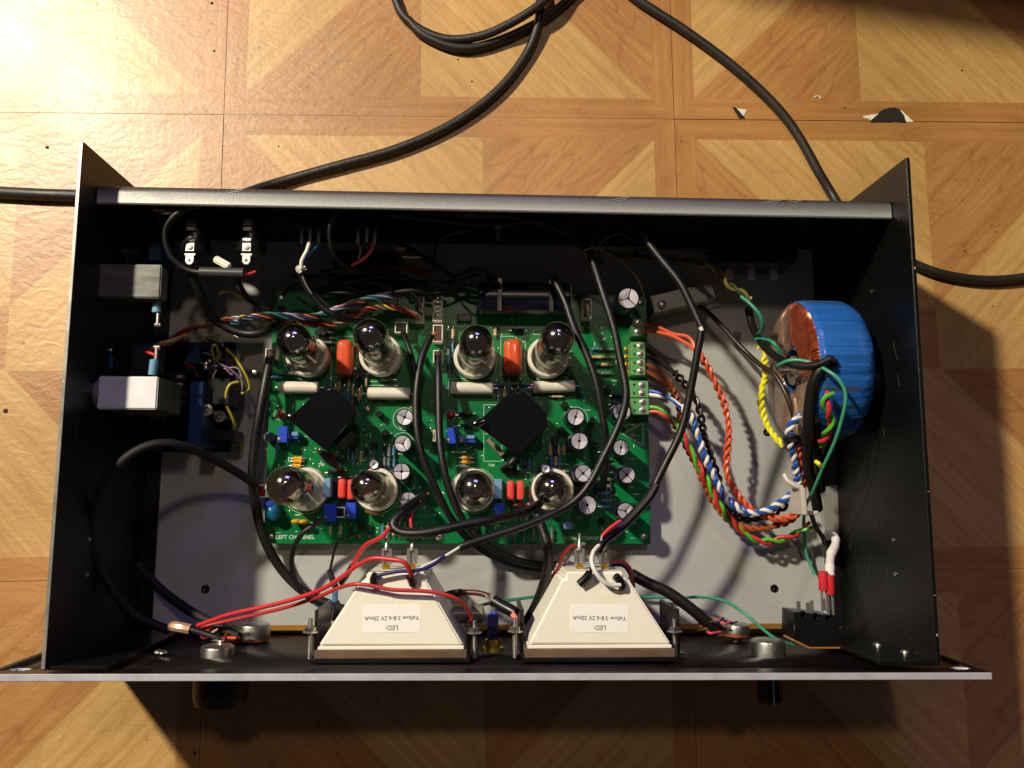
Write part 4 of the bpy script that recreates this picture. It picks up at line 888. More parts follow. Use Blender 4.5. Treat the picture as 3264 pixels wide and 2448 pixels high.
# ---------------------------------------------------------------- sockets on the rear panel
def jack(u, label):
    c = at(u, 790, 62); x = c.x; yb = YF - 3; z = 62; t_ = thing('jack_socket', label, 'jack socket', (x, yb, z - 8), 'jack sockets on the rear panel'); y2 = at(u, 806, 62).y
    B().lathe((x, yb, z), (0, -1, 0), [(0, 8.6), (10, 8.6), (10.4, 7.6), (yb - y2 - 5, 7.6), (yb - y2 - 4.6, 8.4), (yb - y2, 8.2)], 20).done('body', blackplastic, t_)
    B().lathe((x, YF + .2, z), (0, 1, 0), [(0, 9), (2, 8.8), (2.4, 6)], 20).done('bushing', chrome, t_)
    for v, hh in ((706, 3.6), (727, 2.4), (762, 2), (786, 5.2)):
        p = at(u, v, 72); B().box(x - 2.6, x + 2.6, p.y - hh / 2, p.y + hh / 2, 69.8, 71.4, .4).done('contact', steel, t_)
    p = at(u, 786, 72); B().lathe((x, p.y, 71.2), (0, 0, 1), [(0, 1.8), (.8, 1.6), (1.0, 0)], 10).done('rivet', tin, t_)
    p = at(u, 826, 72); bb = B(); bb.prism([(x - 3, p.y + 3.6), (x + 3, p.y + 3.6), (x + 3, p.y + 2.6), (x + 2.2, p.y + 2.4), (x + 2.2, p.y - 1), (x + 1, p.y - 2.6), (x - 1, p.y - 2.6), (x - 2.2, p.y - 1), (x - 2.2, p.y + 2.4), (x - 3, p.y + 2.6)][::-1], 70, 70.8, .1)
    bb.done('solder_lug', tin, t_); B().cyl((x, p.y - .3, 70.9), (x, p.y - .3, 70.95), .7, 10).done('eyelet', blackplastic, t_)
    return t_
jack(624, 'left jack socket with a shiny contact strip behind the rear flange'); jack(801, 'right jack socket with the brightest solder lug, beside the grey sleeve')
def xlr(u, label):
    c = at(u, 730, 56); x = c.x; yb = YF - 3; t_ = thing('round_socket', label, 'round socket', (x, yb, 46)); y2 = at(u, 740, 56).y
    B().lathe((x, yb, 56), (0, -1, 0), [(0, 10), (4, 10), (yb - y2 - 6, 9.4), (yb - y2 - 1.4, 9.4), (yb - y2 - 1.2, 11.5), (yb - y2, 11.5), (yb - y2 + .1, 0)], 24).done('body', satin_black, t_)
    for du in (-26, 4, 28):
        q_ = at(u + du, 765, 60); B().lathe((q_.x, y2, 58 + (3 if du == 4 else 0)), (0, -1, 0), [(0, 1), (6, 1), (7.5, .5)], 8).done('solder_cup', tin, t_)
    return t_
xlr(985, 'round rear socket with white and blue wires'); xlr(1165, 'round rear socket with pink wires, right of the blue and white one')
p = at(2400, 790, 30); t = thing('mains_inlet', 'black mains inlet in the shade at the right of the rear panel', 'mains inlet', (p.x, YF - 3, 10))
B().box(p.x - 24, p.x + 24, YF - 24, YF - 3, 12, 40, 1.5).done('body', blackplastic, t)
for dx in (-14, 0, 14): B().box(p.x + dx - 2.4, p.x + dx + 2.4, YF - 31, YF - 24, 25, 26, .2).done('lug', tin, t)
# aluminium heat sink bracket right of the board
P_ = lambda u, v, z=30: at(u, v, z)
t = thing('heat_sink', 'dull aluminium heat sink strip lying right of the round silver-topped capacitor', 'heat sink', at(2180, 960, 0))
alu = mat('dull_aluminium', (150, 152, 150), .45, .4, var=.1)
c0, c1 = P_(2075, 1020, 6), P_(2300, 965, 6); d = (c1 - c0); a_ = math.atan2(d.y, d.x); cc = (c0 + c1) / 2
B().box(cc.x - d.length / 2, cc.x + d.length / 2, cc.y - 1, cc.y + 5, .3, 2.2, .3, rot=a_).done('base', alu, t)
c0, c1 = P_(2080, 975, 22), P_(2275, 925, 22); d = (c1 - c0); cc = (c0 + c1) / 2
B().box(cc.x - d.length / 2, cc.x + d.length / 2, cc.y - 5, cc.y + 6, 2.2, 22, .4, rot=a_).done('body', alu, t)
p = at(2112, 970, 24); B().lathe((p.x, p.y, 22), (0, 0, 1), [(0, 3), (1, 2.8), (1.8, 1), (1.8, 0)], 12).done('screw', steel, t)
# dark rear board with two metal clips in the shade
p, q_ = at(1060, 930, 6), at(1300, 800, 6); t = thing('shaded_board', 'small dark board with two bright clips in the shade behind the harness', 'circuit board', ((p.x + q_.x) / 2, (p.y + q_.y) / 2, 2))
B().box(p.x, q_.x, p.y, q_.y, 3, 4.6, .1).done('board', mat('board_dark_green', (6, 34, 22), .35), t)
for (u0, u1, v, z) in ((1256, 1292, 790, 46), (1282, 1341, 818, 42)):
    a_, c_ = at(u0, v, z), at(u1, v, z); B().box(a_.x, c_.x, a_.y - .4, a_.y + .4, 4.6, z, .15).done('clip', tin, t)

# ---------------------------------------------------------------- cables inside
cable('signal_cable', 'grey-black cable kinked at a bright spot right of the board, running to the right meter', 'cable',
      [(1990, 660, 60), (2040, 740, 66), (2110, 830, 72), (2165, 898, 76), (2200, 965, 78), (2234, 1040, 80), (2236, 1056, 80), (2222, 1130, 78), (2200, 1250, 74), (2172, 1370, 72), (2120, 1480, 72), (2080, 1560, 72), (2052, 1604, 72), (1985, 1672, 74), (1945, 1706, 76)], 2.1, rubber,
      ends=[('sleeve', [(2092, 1545, 72), (2060, 1596, 72), (1985, 1675, 74), (1925, 1722, 78), (1900, 1760, 80)], 2.7, shrink), ('wire', [(1978, 1660, 80), (1946, 1682, 81), (1919, 1708, 82)], .95, w_red), ('bare_end', [(1920, 1706, 82), (1916, 1724, 82)], .8, tin), ('kink_mark', [(2233, 1042, 81.2), (2238, 1054, 81.2)], 1.3, w_white)])
cable('signal_cable', 'long black cable curving over the board to the blue and white wires', 'cable',
      [(1860, 770, 50), (1888, 830, 56), (1920, 930, 62), (1955, 1040, 66), (1978, 1150, 68), (1996, 1248, 70), (1985, 1320, 70), (1955, 1395, 70), (1920, 1465, 70), (1890, 1525, 70), (1850, 1580, 70), (1800, 1618, 70), (1740, 1648, 72), (1660, 1680, 74), (1560, 1712, 76), (1480, 1738, 78), (1466, 1744, 78)], 2.15, rubber,
      ends=[('wire', [(1470, 1741, 79), (1430, 1766, 82), (1390, 1787, 84), (1346, 1808, 87), (1312, 1838, 88)], .75, w_white), ('wire', [(1470, 1743, 78), (1412, 1777, 83), (1377, 1802, 86), (1330, 1818, 88), (1266, 1822, 88), (1202, 1834, 88)], .95, w_navy)])
cable('signal_cable', 'dim black cable hanging left of the kinked one over the terminal side of the board', 'cable',
      [(1760, 880, 40), (1800, 960, 46), (1830, 1046, 50), (1870, 1130, 52), (1900, 1218, 54), (1918, 1310, 54), (1931, 1395, 52), (1930, 1470, 46), (1925, 1520, 36), (1920, 1560, 26)], 2.2, rubber)
cable('signal_cable', 'black cable rising from the white connector in the middle of the board', 'cable',
      [(1397, 1138, 24), (1398, 1200, 30), (1399, 1290, 34), (1402, 1400, 38), (1412, 1480, 40), (1432, 1560, 40), (1465, 1640, 38), (1510, 1700, 32), (1570, 1748, 24), (1650, 1785, 14), (1720, 1800, 8), (1820, 1800, 5)], 2.25, rubber)
cable('signal_cable', 'black cable curving left of the middle connectors down the board', 'cable',
      [(1374, 1070, 28), (1345, 1140, 34), (1330, 1225, 38), (1326, 1305, 40), (1332, 1390, 42), (1352, 1470, 42), (1390, 1560, 40), (1430, 1640, 34), (1480, 1705, 24), (1540, 1755, 14), (1620, 1792, 6), (1720, 1815, 5), (1830, 1812, 5)], 2.2, rubber,
      ends=[('wire', [(1392, 1062, 24), (1382, 1068, 27), (1374, 1074, 28)], .8, w_org)])
cable('signal_cable', 'thin black cable along the top left of the right board half', 'cable',
      [(1285, 1060, 20), (1296, 1090, 26), (1310, 1130, 30), (1322, 1190, 34), (1334, 1290, 34), (1340, 1400, 32)], 1.7, rubber)
cable('signal_cable', 'thick black loop crossing in front of the right half of the board', 'cable',
      [(1348, 1590, 56), (1310, 1615, 64), (1270, 1645, 70), (1252, 1672, 72), (1275, 1696, 74), (1340, 1700, 76), (1420, 1686, 76), (1500, 1668, 74), (1580, 1655, 70), (1640, 1640, 60), (1690, 1625, 44), (1720, 1605, 30)], 2.5, rubber,
      ends=[('wire', [(1250, 1676, 72), (1236, 1690, 74), (1222, 1705, 75)], 1.1, w_red), ('wire', [(1312, 1640, 66), (1309, 1655, 68), (1311, 1680, 69)], .9, w_red), ('sleeve', [(1352, 1588, 55), (1322, 1606, 62), (1280, 1636, 69)], 3.6, shrink), ('bare_end', [(1356, 1582, 54), (1366, 1572, 50)], .6, w_org)])
cable('signal_cable', 'thick black cable down the left edge of the board to the front', 'cable',
      [(862, 1140, 22), (850, 1200, 26), (838, 1262, 28), (824, 1340, 28), (812, 1420, 26), (806, 1500, 24), (812, 1590, 20), (836, 1700, 16), (880, 1790, 12), (940, 1862, 10), (1000, 1904, 10), (1060, 1930, 10), (1100, 1945, 10)], 2.8, rubber)
cable('signal_cable', 'black cable arching along the left wall to the board edge', 'cable',
      [(540, 2010, 44), (430, 1960, 46), (350, 1870, 54), (300, 1760, 62), (292, 1660, 68), (316, 1570, 74), (365, 1495, 78), (435, 1438, 78), (510, 1414, 74), (590, 1424, 66), (670, 1458, 52), (750, 1502, 38), (818, 1546, 26)], 2.5, matt_black)
cable('signal_cable', 'dark cable running from the left wall corner to the front potentiometers', 'cable',
      [(440, 1800, 20), (512, 1878, 26), (600, 1944, 34), (690, 1992, 40), (760, 2030, 44)], 2.6, matt_black,
      ends=[('copper_braid', [(545, 1995, 48), (575, 2000, 50), (606, 2006, 50)], 2.8, MATS['filmed_copper'])])
cable('signal_cable', 'black cable looping round the left jack socket', 'cable',
      [(640, 655, 80), (596, 664, 82), (552, 692, 82), (527, 736, 80), (532, 790, 78), (556, 832, 76), (600, 862, 74), (650, 870, 74)], 1.6, rubber)
cable('signal_cable', 'black cable hanging from the left jack and curving under the harness', 'cable',
      [(608, 866, 70), (618, 890, 68), (642, 948, 62), (668, 1000, 54), (705, 1034, 48), (770, 1062, 46), (830, 1062, 46), (872, 1040, 38), (890, 1005, 24), (898, 985, 14)], 2.4, rubber)
cable('signal_cable', 'black cable with a white tie under the blue and white wires', 'cable',
      [(960, 876, 64), (972, 905, 62), (992, 936, 60), (1024, 976, 58), (1072, 1010, 56), (1110, 1020, 48), (1152, 1024, 34), (1180, 1020, 22)], 1.9, rubber,
      ends=[('printed_mark', [(964, 880, 66), (978, 912, 64), (994, 936, 62)], .5, w_grey)])
t = thing('cable_tie', 'white fluffy tie where the blue and white wires enter the cable', 'cable tie', at(960, 862, 62))
for k in range(14):
    a = rnd.uniform(0, 2 * PI); p = at(960, 858, 65); B().tube([p, p + Vector((math.cos(a) * 3, math.sin(a) * 2.4, rnd.uniform(-1, 1.5)))], .6, 5).done('strand', white_p, t)
cable('white_wire', 'white wire from the round rear socket to the tied cable', 'wire', [(986, 772, 66), (978, 800, 67), (962, 830, 67), (960, 858, 66)], 1.1, w_white)
cable('blue_wire', 'blue wire from the round rear socket to the tied cable', 'wire', [(1012, 782, 63), (990, 806, 64), (970, 832, 64), (963, 858, 64)], 1.1, w_blue)
cable('black_lead', 'thin black arc of wire between the two round rear sockets', 'wire', [(1095, 664, 78), (1062, 690, 78), (1050, 740, 76), (1060, 800, 72), (1090, 840, 66), (1120, 860, 60)], 1.3, rubber)
cable('pink_wire', 'pink wire hanging from the round socket in the shade', 'wire', [(1190, 770, 56), (1182, 800, 52), (1160, 824, 50), (1120, 846, 48)], 1.0, wirem('pink', (214, 84, 96)))
cable('grey_lead', 'thin grey bare lead next to the pink wire', 'wire', [(1142, 768, 56), (1149, 800, 52), (1143, 824, 50)], .7, w_grey)
tagit(B().lathe(at(637, 868, 74), at(783, 872, 74) - at(637, 868, 74), [(0, 2.4), (.3, 2.9), (23.6, 2.9), (24, 2.4)], 16).done('grey_sleeve', mat('sleeve_grey', (62, 60, 58), .4)), 'thick grey sleeve between the two jack sockets', 'sleeve')
cable('red_lead', 'short red lead at the right end of the grey sleeve', 'wire', [(780, 876, 73), (800, 872, 72), (815, 866, 71)], .9, w_red)
p = at(702, 832, 68); tagit(B().box(p.x - 5, p.x + 5, p.y - 2, p.y + 2, 62, 66, .8, rot=-.5).done('white_block', white_p), 'small white block between the two jack sockets', 'resistor')
# colourful harness
twisted('wire_harness', 'twisted red, ochre, grey and brown wires running to the board', 'wire harness',
        [(478, 1130, 64), (500, 1106, 62), (545, 1088, 54), (600, 1052, 44), (650, 1036, 36), (740, 1022, 32), (820, 1016, 30), (880, 1026, 30), (980, 1034, 30), (1070, 1030, 30), (1130, 1008, 30), (1190, 980, 30), (1260, 978, 28), (1320, 1000, 24), (1336, 1012, 21)],
        [w_dred, wirem('ochre', (214, 192, 44)), w_grey, w_brown, wirem('maroon', (84, 24, 22))], .66, 1.35, 26, irr=.5)
twisted('wire_harness', 'twisted navy, green and grey wires above the red and ochre ones', 'wire harness',
        [(740, 1030, 34), (800, 1008, 36), (860, 1002, 36), (940, 1006, 36), (1010, 1004, 36), (1075, 984, 36), (1150, 956, 34), (1230, 944, 34), (1290, 940, 32), (1325, 956, 28), (1336, 985, 22)],
        [w_navy, w_dgreen, w_black, w_brown, wirem('dim_blue', (26, 58, 116)), w_grey], .66, 1.5, 27, irr=.45)
cable('yellow_lead', 'yellow wire curling beside the dark relay board', 'wire', [(720, 1112, 34), (745, 1135, 34), (772, 1175, 34), (790, 1210, 32), (795, 1240, 30), (770, 1255, 30)], .8, wirem('dull_yellow', (170, 156, 40)))
cable('grey_yellow_lead', 'grey and yellow wire winding down past the pale lugs', 'wire', [(760, 1218, 32), (735, 1224, 34), (722, 1250, 34), (722, 1290, 32), (738, 1325, 30), (750, 1360, 26), (740, 1372, 22), (760, 1390, 12), (770, 1420, 4), (765, 1450, 2)], .9, MATS['wire_dull_yellow'])
cable('violet_lead', 'violet grey wire crossing the dark relay board', 'wire', [(700, 1160, 36), (735, 1178, 36), (770, 1208, 34)], .7, wirem('violet', (112, 84, 120)))
cable('red_yellow_lead', 'small yellow wire arc in the shade behind the jack cable', 'wire', [(700, 935, 30), (730, 930, 32), (765, 948, 30), (800, 962, 26)], .8, MATS['wire_dull_yellow'])
cable('red_lead', 'red wire end beside the pale blue lug', 'wire', [(462, 1122, 68), (480, 1126, 70), (493, 1132, 71)], .9, w_red)
# thin wires in the shade on the right rear
cable('grey_lead', 'thin dark loop of wire in the shade behind the round capacitor', 'wire', [(2020, 770, 60), (1990, 748, 62), (1955, 745, 62), (1915, 775, 60), (1895, 820, 54), (1890, 850, 48)], .7, wirem('dark_grey', (70, 64, 62)))
cable('grey_lead', 'second thin dark wire bending round the silver-topped capacitor', 'wire', [(1893, 862, 50), (1868, 812, 56), (1860, 800, 58), (1900, 792, 58), (1960, 822, 56), (2010, 860, 52), (2040, 900, 46), (2052, 936, 40)], .7, MATS['wire_dark_grey'])
twisted('mains_pair', 'twisted dark green and yellow pair running from the shade to the transformer', 'wire pair',
        [(1860, 800, 30), (1930, 806, 32), (2000, 814, 34), (2090, 822, 36), (2180, 832, 40), (2253, 845, 44), (2295, 870, 46), (2318, 905, 48), (2362, 930, 52), (2395, 955, 54)], [wirem('olive', (52, 60, 20)), wirem('mustard', (104, 92, 30))], 1.1, 1.1, 16)
cable('green_wire', 'dark green wire curling in front of the transformer', 'wire', [(2362, 945, 54), (2395, 972, 58), (2424, 1008, 60), (2430, 1048, 56), (2414, 1068, 40)], 1.1, wirem('sea_green', (30, 130, 96)))
cable('green_wire', 'sea green wire bend at the left foot of the transformer', 'wire', [(2408, 1081, 44), (2448, 1083, 50), (2476, 1104, 54), (2490, 1134, 52)], 1.1, MATS['wire_sea_green'])
cable('green_wire', 'green wire lying across the copper face of the transformer', 'wire', [(2480, 1166, 66), (2505, 1152, 72), (2545, 1148, 76), (2590, 1158, 80), (2628, 1176, 88), (2668, 1204, 92), (2693, 1246, 92), (2692, 1300, 90), (2664, 1400, 80), (2622, 1494, 66), (2590, 1570, 50), (2566, 1620, 30), (2562, 1700, 14), (2573, 1774, 8), (2598, 1832, 10)], 1.0, wirem('bright_sea_green', (62, 150, 112)))
cable('black_lead', 'dark brown lead running diagonally under the transformer wires', 'wire', [(2180, 940, 8), (2262, 1000, 12), (2362, 1106, 20), (2420, 1160, 30), (2470, 1196, 40), (2508, 1262, 46), (2530, 1330, 46), (2545, 1400, 40)], 1.5, wirem('brown_black', (44, 32, 28)))
cable('transformer_cable', 'black cable tied over the copper face of the transformer', 'cable', [(2386, 985, 26), (2398, 1040, 34), (2425, 1090, 46), (2470, 1135, 60), (2520, 1160, 72), (2570, 1168, 80), (2615, 1160, 86), (2650, 1142, 90)], 2.3, rubber)
cable('transformer_cable', 'thick black cable dropping from the hole of the transformer', 'cable', [(2660, 1150, 84), (2622, 1172, 84), (2592, 1225, 80), (2580, 1300, 74), (2574, 1400, 66), (2576, 1490, 54), (2594, 1560, 40), (2606, 1620, 26)], 3.2, rubber)
cable('transformer_cable', 'second black cable close beside the thick one below the transformer', 'cable', [(2664, 1172, 80), (2634, 1196, 80), (2612, 1250, 74), (2604, 1340, 66), (2604, 1430, 56), (2612, 1500, 44), (2618, 1560, 30)], 2.6, rubber)
twisted('wire_pair', 'red and green twisted pair coming out over the blue tape', 'wire pair', [(2648, 1250, 86), (2630, 1275, 86), (2638, 1310, 84), (2650, 1345, 80), (2634, 1385, 74), (2618, 1415, 62), (2612, 1440, 44)], [w_red, w_green], 1.25, 1.3, 19)
# the loom between transformer and board
G = 'twisted pairs between transformer and board'
def pair(label, pts, mats_, rs=1.1, R_=1.15, pitch=10, lead=None):
    t_ = twisted('wire_pair', label, 'wire pair', pts, mats_, rs, R_, pitch, G, irr=.34)
    for (lp, m) in lead or []: B().tube(cr(pp(lp), 2), rs, 7).done('lead', m, t_)
pair('orange twisted pair from the upper dark green terminal', [(2215, 1112, 34), (2250, 1160, 32), (2278, 1215, 30), (2302, 1270, 28), (2318, 1325, 27), (2323, 1395, 26), (2316, 1460, 26), (2319, 1515, 26), (2346, 1568, 26), (2392, 1622, 27), (2440, 1646, 28), (2480, 1655, 29), (2520, 1648, 30), (2545, 1618, 34), (2556, 1572, 40), (2558, 1520, 46), (2550, 1460, 52), (2548, 1420, 56)], [w_org, w_org], pitch=11,
     lead=[([(2056, 1036, 20), (2090, 1040, 22), (2145, 1064, 26), (2190, 1072, 30), (2208, 1090, 33), (2215, 1112, 34)], w_org), ([(2056, 1056, 20), (2090, 1058, 22), (2140, 1070, 26), (2180, 1090, 30), (2215, 1112, 34)], w_org)])
pair('blue and white twisted pair', [(2172, 1296, 30), (2202, 1330, 30), (2224, 1385, 29), (2246, 1457, 28), (2275, 1515, 28), (2307, 1577, 28), (2344, 1615, 29), (2375, 1630, 30), (2410, 1636, 31), (2450, 1626, 31), (2480, 1610, 30), (2506, 1590, 30), (2530, 1568, 28)], [w_blue, w_white], 1.2, 1.2, 8.5,
     lead=[([(2068, 1246, 20), (2090, 1250, 22), (2127, 1266, 26), (2172, 1296, 30)], w_blue), ([(2068, 1258, 20), (2100, 1262, 23), (2140, 1272, 27), (2172, 1296, 30)], w_white)])
pair('blue and white pair rising under the tie towards the transformer', [(2546, 1548, 44), (2538, 1500, 50), (2530, 1455, 54), (2520, 1415, 58), (2516, 1380, 60), (2526, 1350, 60), (2556, 1322, 58)], [w_blue, w_white], 1.2, 1.2, 8.5)
pair('black twisted pair beside the blue and white one', [(2150, 1188, 24), (2184, 1224, 25), (2216, 1270, 25), (2232, 1316, 24), (2240, 1370, 22), (2262, 1440, 20), (2284, 1512, 18), (2310, 1590, 18), (2334, 1634, 18), (2370, 1656, 18), (2410, 1654, 20), (2460, 1640, 22), (2510, 1606, 24)], [w_black, w_black], 1.1, 1.3, 11,
     lead=[([(2056, 1110, 20), (2085, 1130, 20), (2120, 1160, 22), (2150, 1188, 24)], w_black), ([(2056, 1134, 20), (2090, 1150, 20), (2125, 1172, 22), (2150, 1188, 24)], w_black)])
pair('brown twisted pair lowest in the loom', [(2145, 1242, 16), (2164, 1296, 16), (2172, 1370, 16), (2190, 1425, 16), (2224, 1494, 16), (2254, 1560, 16), (2288, 1622, 17), (2330, 1664, 18), (2380, 1684, 20), (2434, 1684, 22), (2490, 1670, 24), (2530, 1648, 28), (2556, 1620, 32)], [w_brown, w_brown], 1.15, 1.15, 9,
     lead=[([(2056, 1160, 20), (2090, 1176, 19), (2125, 1205, 17), (2145, 1242, 16)], w_brown), ([(2056, 1182, 20), (2088, 1200, 19), (2120, 1222, 17), (2145, 1242, 16)], w_brown)])
pair('red and green twisted pair sweeping out to the front', [(2152, 1356, 24), (2188, 1410, 24), (2224, 1478, 23), (2260, 1548, 22), (2298, 1618, 21), (2344, 1674, 20), (2400, 1716, 19), (2440, 1728, 18), (2500, 1716, 18), (2545, 1696, 20), (2585, 1672, 24)], [w_red, w_green], 1.15, 1.25, 19,
     lead=[([(2068, 1298, 20), (2095, 1300, 22), (2128, 1322, 24), (2152, 1356, 24)], w_green), ([(2068, 1313, 20), (2095, 1313, 22), (2125, 1330, 24), (2152, 1356, 24)], w_red)])
pair('bright yellow twisted pair left of the transformer', [(2436, 1136, 22), (2440, 1195, 26), (2430, 1235, 28), (2426, 1280, 30), (2436, 1330, 32), (2460, 1380, 36), (2498, 1420, 42)], [w_yel, w_yel], 1.1, 1.1, 9, lead=[([(2416, 1108, 24), (2428, 1108, 23), (2436, 1120, 22), (2437, 1138, 22)], w_yel)])
cable('black_wrap', 'black lacing holding the loom below the transformer', 'cable tie', [(2502, 1402, 60), (2518, 1392, 63), (2536, 1392, 63), (2548, 1404, 60), (2530, 1418, 56), (2508, 1414, 56), (2502, 1402, 60)], 1.5, shrink)
cable('yellow_bit', 'tiny yellow wire end on the black cables', 'wire', [(2601, 1472, 66), (2610, 1478, 68), (2616, 1488, 66)], 1.2, w_yel)
# translucent tie bands
tie = mat('tie_nylon', (214, 204, 190), .35, trans=.2)
cable('cable_tie', 'pale nylon tie curling over the loom, its tail to the left', 'cable tie', [(2500, 1512, 50), (2512, 1534, 52), (2540, 1550, 54), (2556, 1554, 54)], 1.5, tie)
t = thing('cable_tie', 'broad pale nylon tie standing beside the white sleeve', 'cable tie', at(2566, 1600, 30))
a_, c_ = at(2574, 1642, 56), at(2556, 1555, 56); B().box(a_.x - 3.2, a_.x - .4, a_.y, c_.y, 40, 57, .5, rot=.04).done('band', tie, t)
a_, c_ = at(2566, 1642, 50), at(2610, 1628, 50); B().box(a_.x, c_.x, a_.y, a_.y + 2.4, 46, 50, .5).done('tail', tie, t)
cable('black_lead', 'olive black wire from the loom down to the red terminals', 'wire', [(2586, 1640, 34), (2600, 1680, 28), (2622, 1712, 26), (2634, 1750, 30), (2636, 1800, 44), (2634, 1840, 60)], 1.4, wirem('olive_black', (38, 38, 24)))
t = cable('white_sleeve', 'crumpled white fabric sleeve leading into the red terminals', 'sleeve', [(2636, 1708, 20), (2652, 1706, 26), (2664, 1722, 32), (2660, 1745, 38), (2650, 1765, 44), (2645, 1800, 54), (2646, 1845, 64)], lambda q_: 2.5 + .22 * math.sin(q_ * 17) + .15 * math.sin(q_ * 41), mat('fabric_white', (232, 226, 214), .8, bump=.5, bscale=300))
# wires around the meters
cable('red_wire', 'upper red wire running from the front left corner to the left meter', 'wire', [(630, 1994, 46), (690, 1972, 52), (744, 1955, 56), (880, 1925, 64), (988, 1893, 70), (1045, 1868, 76), (1095, 1835, 80), (1140, 1802, 84), (1187, 1780, 88), (1235, 1782, 90), (1282, 1789, 92), (1301, 1808, 91), (1310, 1834, 88)], 1.15, w_red)
cable('red_wire', 'darker red wire lying across the left meter to the stud between the meters', 'wire', [(640, 1998, 40), (744, 1975, 44), (907, 1937, 56), (1015, 1902, 70), (1075, 1876, 80), (1133, 1862, 88), (1200, 1870, 89), (1250, 1880, 89), (1361, 1885, 89), (1440, 1902, 88), (1480, 1930, 84), (1500, 1960, 80), (1504, 1976, 78)], 1.0, wirem('rose_red', (186, 52, 50)))
cable('red_wire', 'short red wire with a black sleeve left of the left meter', 'wire', [(1228, 1704, 74), (1205, 1718, 72), (1168, 1736, 66), (1144, 1766, 60), (1122, 1806, 54)], 1.15, w_red, ends=[('sleeve', [(1124, 1802, 54), (1106, 1832, 48), (1088, 1858, 42)], 1.7, shrink)])
for (pts, lab) in (([(1198, 1832, 87), (1192, 1846, 86), (1192, 1866, 84.8)], 'black sleeve at the left rear corner of the left meter'), ([(1306, 1836, 88), (1312, 1850, 86.5), (1316, 1862, 85)], 'black sleeve at the right rear corner of the left meter'),
                   ([(1880, 1826, 88), (1868, 1842, 87), (1846, 1862, 86)], 'slanted black sleeve at the left rear of the right meter'), ([(1962, 1836, 88), (1976, 1852, 87), (1984, 1872, 86)], 'black sleeve at the right rear of the right meter')):
    cable('black_sleeve', lab, 'sleeve', pts, 2.1, shrink, 'black sleeves on the meter lamps')
cable('white_wire', 'white wire looping over the right meter', 'wire', [(1912, 1736, 80), (1892, 1758, 84), (1886, 1790, 88), (1898, 1824, 90), (1922, 1852, 90), (1950, 1866, 89), (1978, 1864, 88)], 1.15, w_white)
cable('black_lead', 'thin black wire from the slanted sleeve up to the spade tab', 'wire', [(1882, 1826, 88), (1888, 1800, 84), (1890, 1770, 74)], .9, w_black)
cable('dark_red_wire', 'dark red wire bending behind the right meter', 'wire', [(1850, 1735, 70), (1820, 1742, 66), (1796, 1770, 60), (1780, 1810, 52), (1762, 1836, 46)], 1.0, w_dred)
cable('grey_lead', 'grey wire beside the dark red one behind the right meter', 'wire', [(1862, 1732, 70), (1828, 1755, 62), (1804, 1790, 54), (1790, 1822, 46)], .9, w_grey)
cable('pink_wire', 'pink wire bending down at the right rear of the right meter', 'wire', [(1940, 1790, 66), (1985, 1792, 64), (2008, 1812, 60), (2016, 1842, 56), (2012, 1866, 50)], 1.0, MATS['wire_pink'])
cable('navy_wire', 'navy wires beside the pink one right of the right meter', 'wire', [(1935, 1800, 58), (1985, 1800, 56), (2010, 1830, 52), (2018, 1870, 46)], 1.3, w_navy)
cable('signal_cable', 'black sleeve bundle running right from the right meter to the potentiometers', 'cable', [(2010, 1828, 40), (2060, 1856, 42), (2130, 1888, 44), (2200, 1938, 46), (2255, 1984, 46), (2290, 2006, 44)], 3.3, rubber)
cable('signal_cable', 'vertical black cable between the two meters', 'cable', [(1712, 1640, 50), (1730, 1690, 52), (1744, 1735, 54), (1748, 1790, 52), (1738, 1845, 48), (1722, 1895, 44), (1700, 1945, 40), (1676, 1985, 36)], 2.8, rubber)
cable('signal_cable', 'dark cable tucked under the left rear slope of the right meter', 'cable', [(1810, 1830, 30), (1775, 1880, 30), (1748, 1920, 28), (1720, 1975, 26)], 3.0, rubber)
cable('black_lead', 'thin black wire leaving the board below the LEFT CHANNEL print', 'wire', [(1036, 1650, 24), (1000, 1675, 26), (966, 1698, 26), (942, 1735, 24), (930, 1780, 20), (934, 1830, 16), (958, 1880, 12), (1000, 1920, 10)], 1.5, rubber)
cable('black_lead', 'thinner black wire with a short sleeve left of the left meter', 'wire', [(1146, 1692, 16), (1112, 1712, 20), (1080, 1726, 22), (1068, 1748, 22), (1060, 1780, 20), (1052, 1818, 18)], .8, rubber, ends=[('sleeve', [(1050, 1818, 18), (1058, 1842, 20), (1070, 1872, 22)], 1.8, shrink)])
t = thing('ringed_resistor', 'pale ringed resistor in a black sleeve left of the left meter', 'resistor', at(1070, 1905, 14))
pa, pb_ = at(1068, 1882, 22), at(1068, 1920, 20)
B().lathe(pa, pb_ - pa, [(0, 1.2), (.6, 1.9), (2, 1.6), (5, 1.6), (6.4, 1.9), (7, 1.2)], 12).done('body', res_cols[0], t)
B().tube(cr([at(1068, 1918, 20), at(1074, 1940, 20), at(1068, 1975, 18)]), 2.4, 8).done('sleeve', shrink, t)
cable('black_lead', 'black sleeve and brown lead behind the right slope of the left meter', 'wire', [(1404, 1905, 30), (1440, 1894, 34), (1480, 1888, 36), (1525, 1890, 38), (1560, 1900, 40)], 1.6, wirem('brown_sleeve', (84, 44, 34)), ends=[('sleeve', [(1402, 1910, 30), (1430, 1895, 33), (1472, 1888, 36)], 2.1, shrink), ('bare_end', [(1548, 1896, 41), (1562, 1912, 42), (1568, 1926, 42)], .9, tin)])
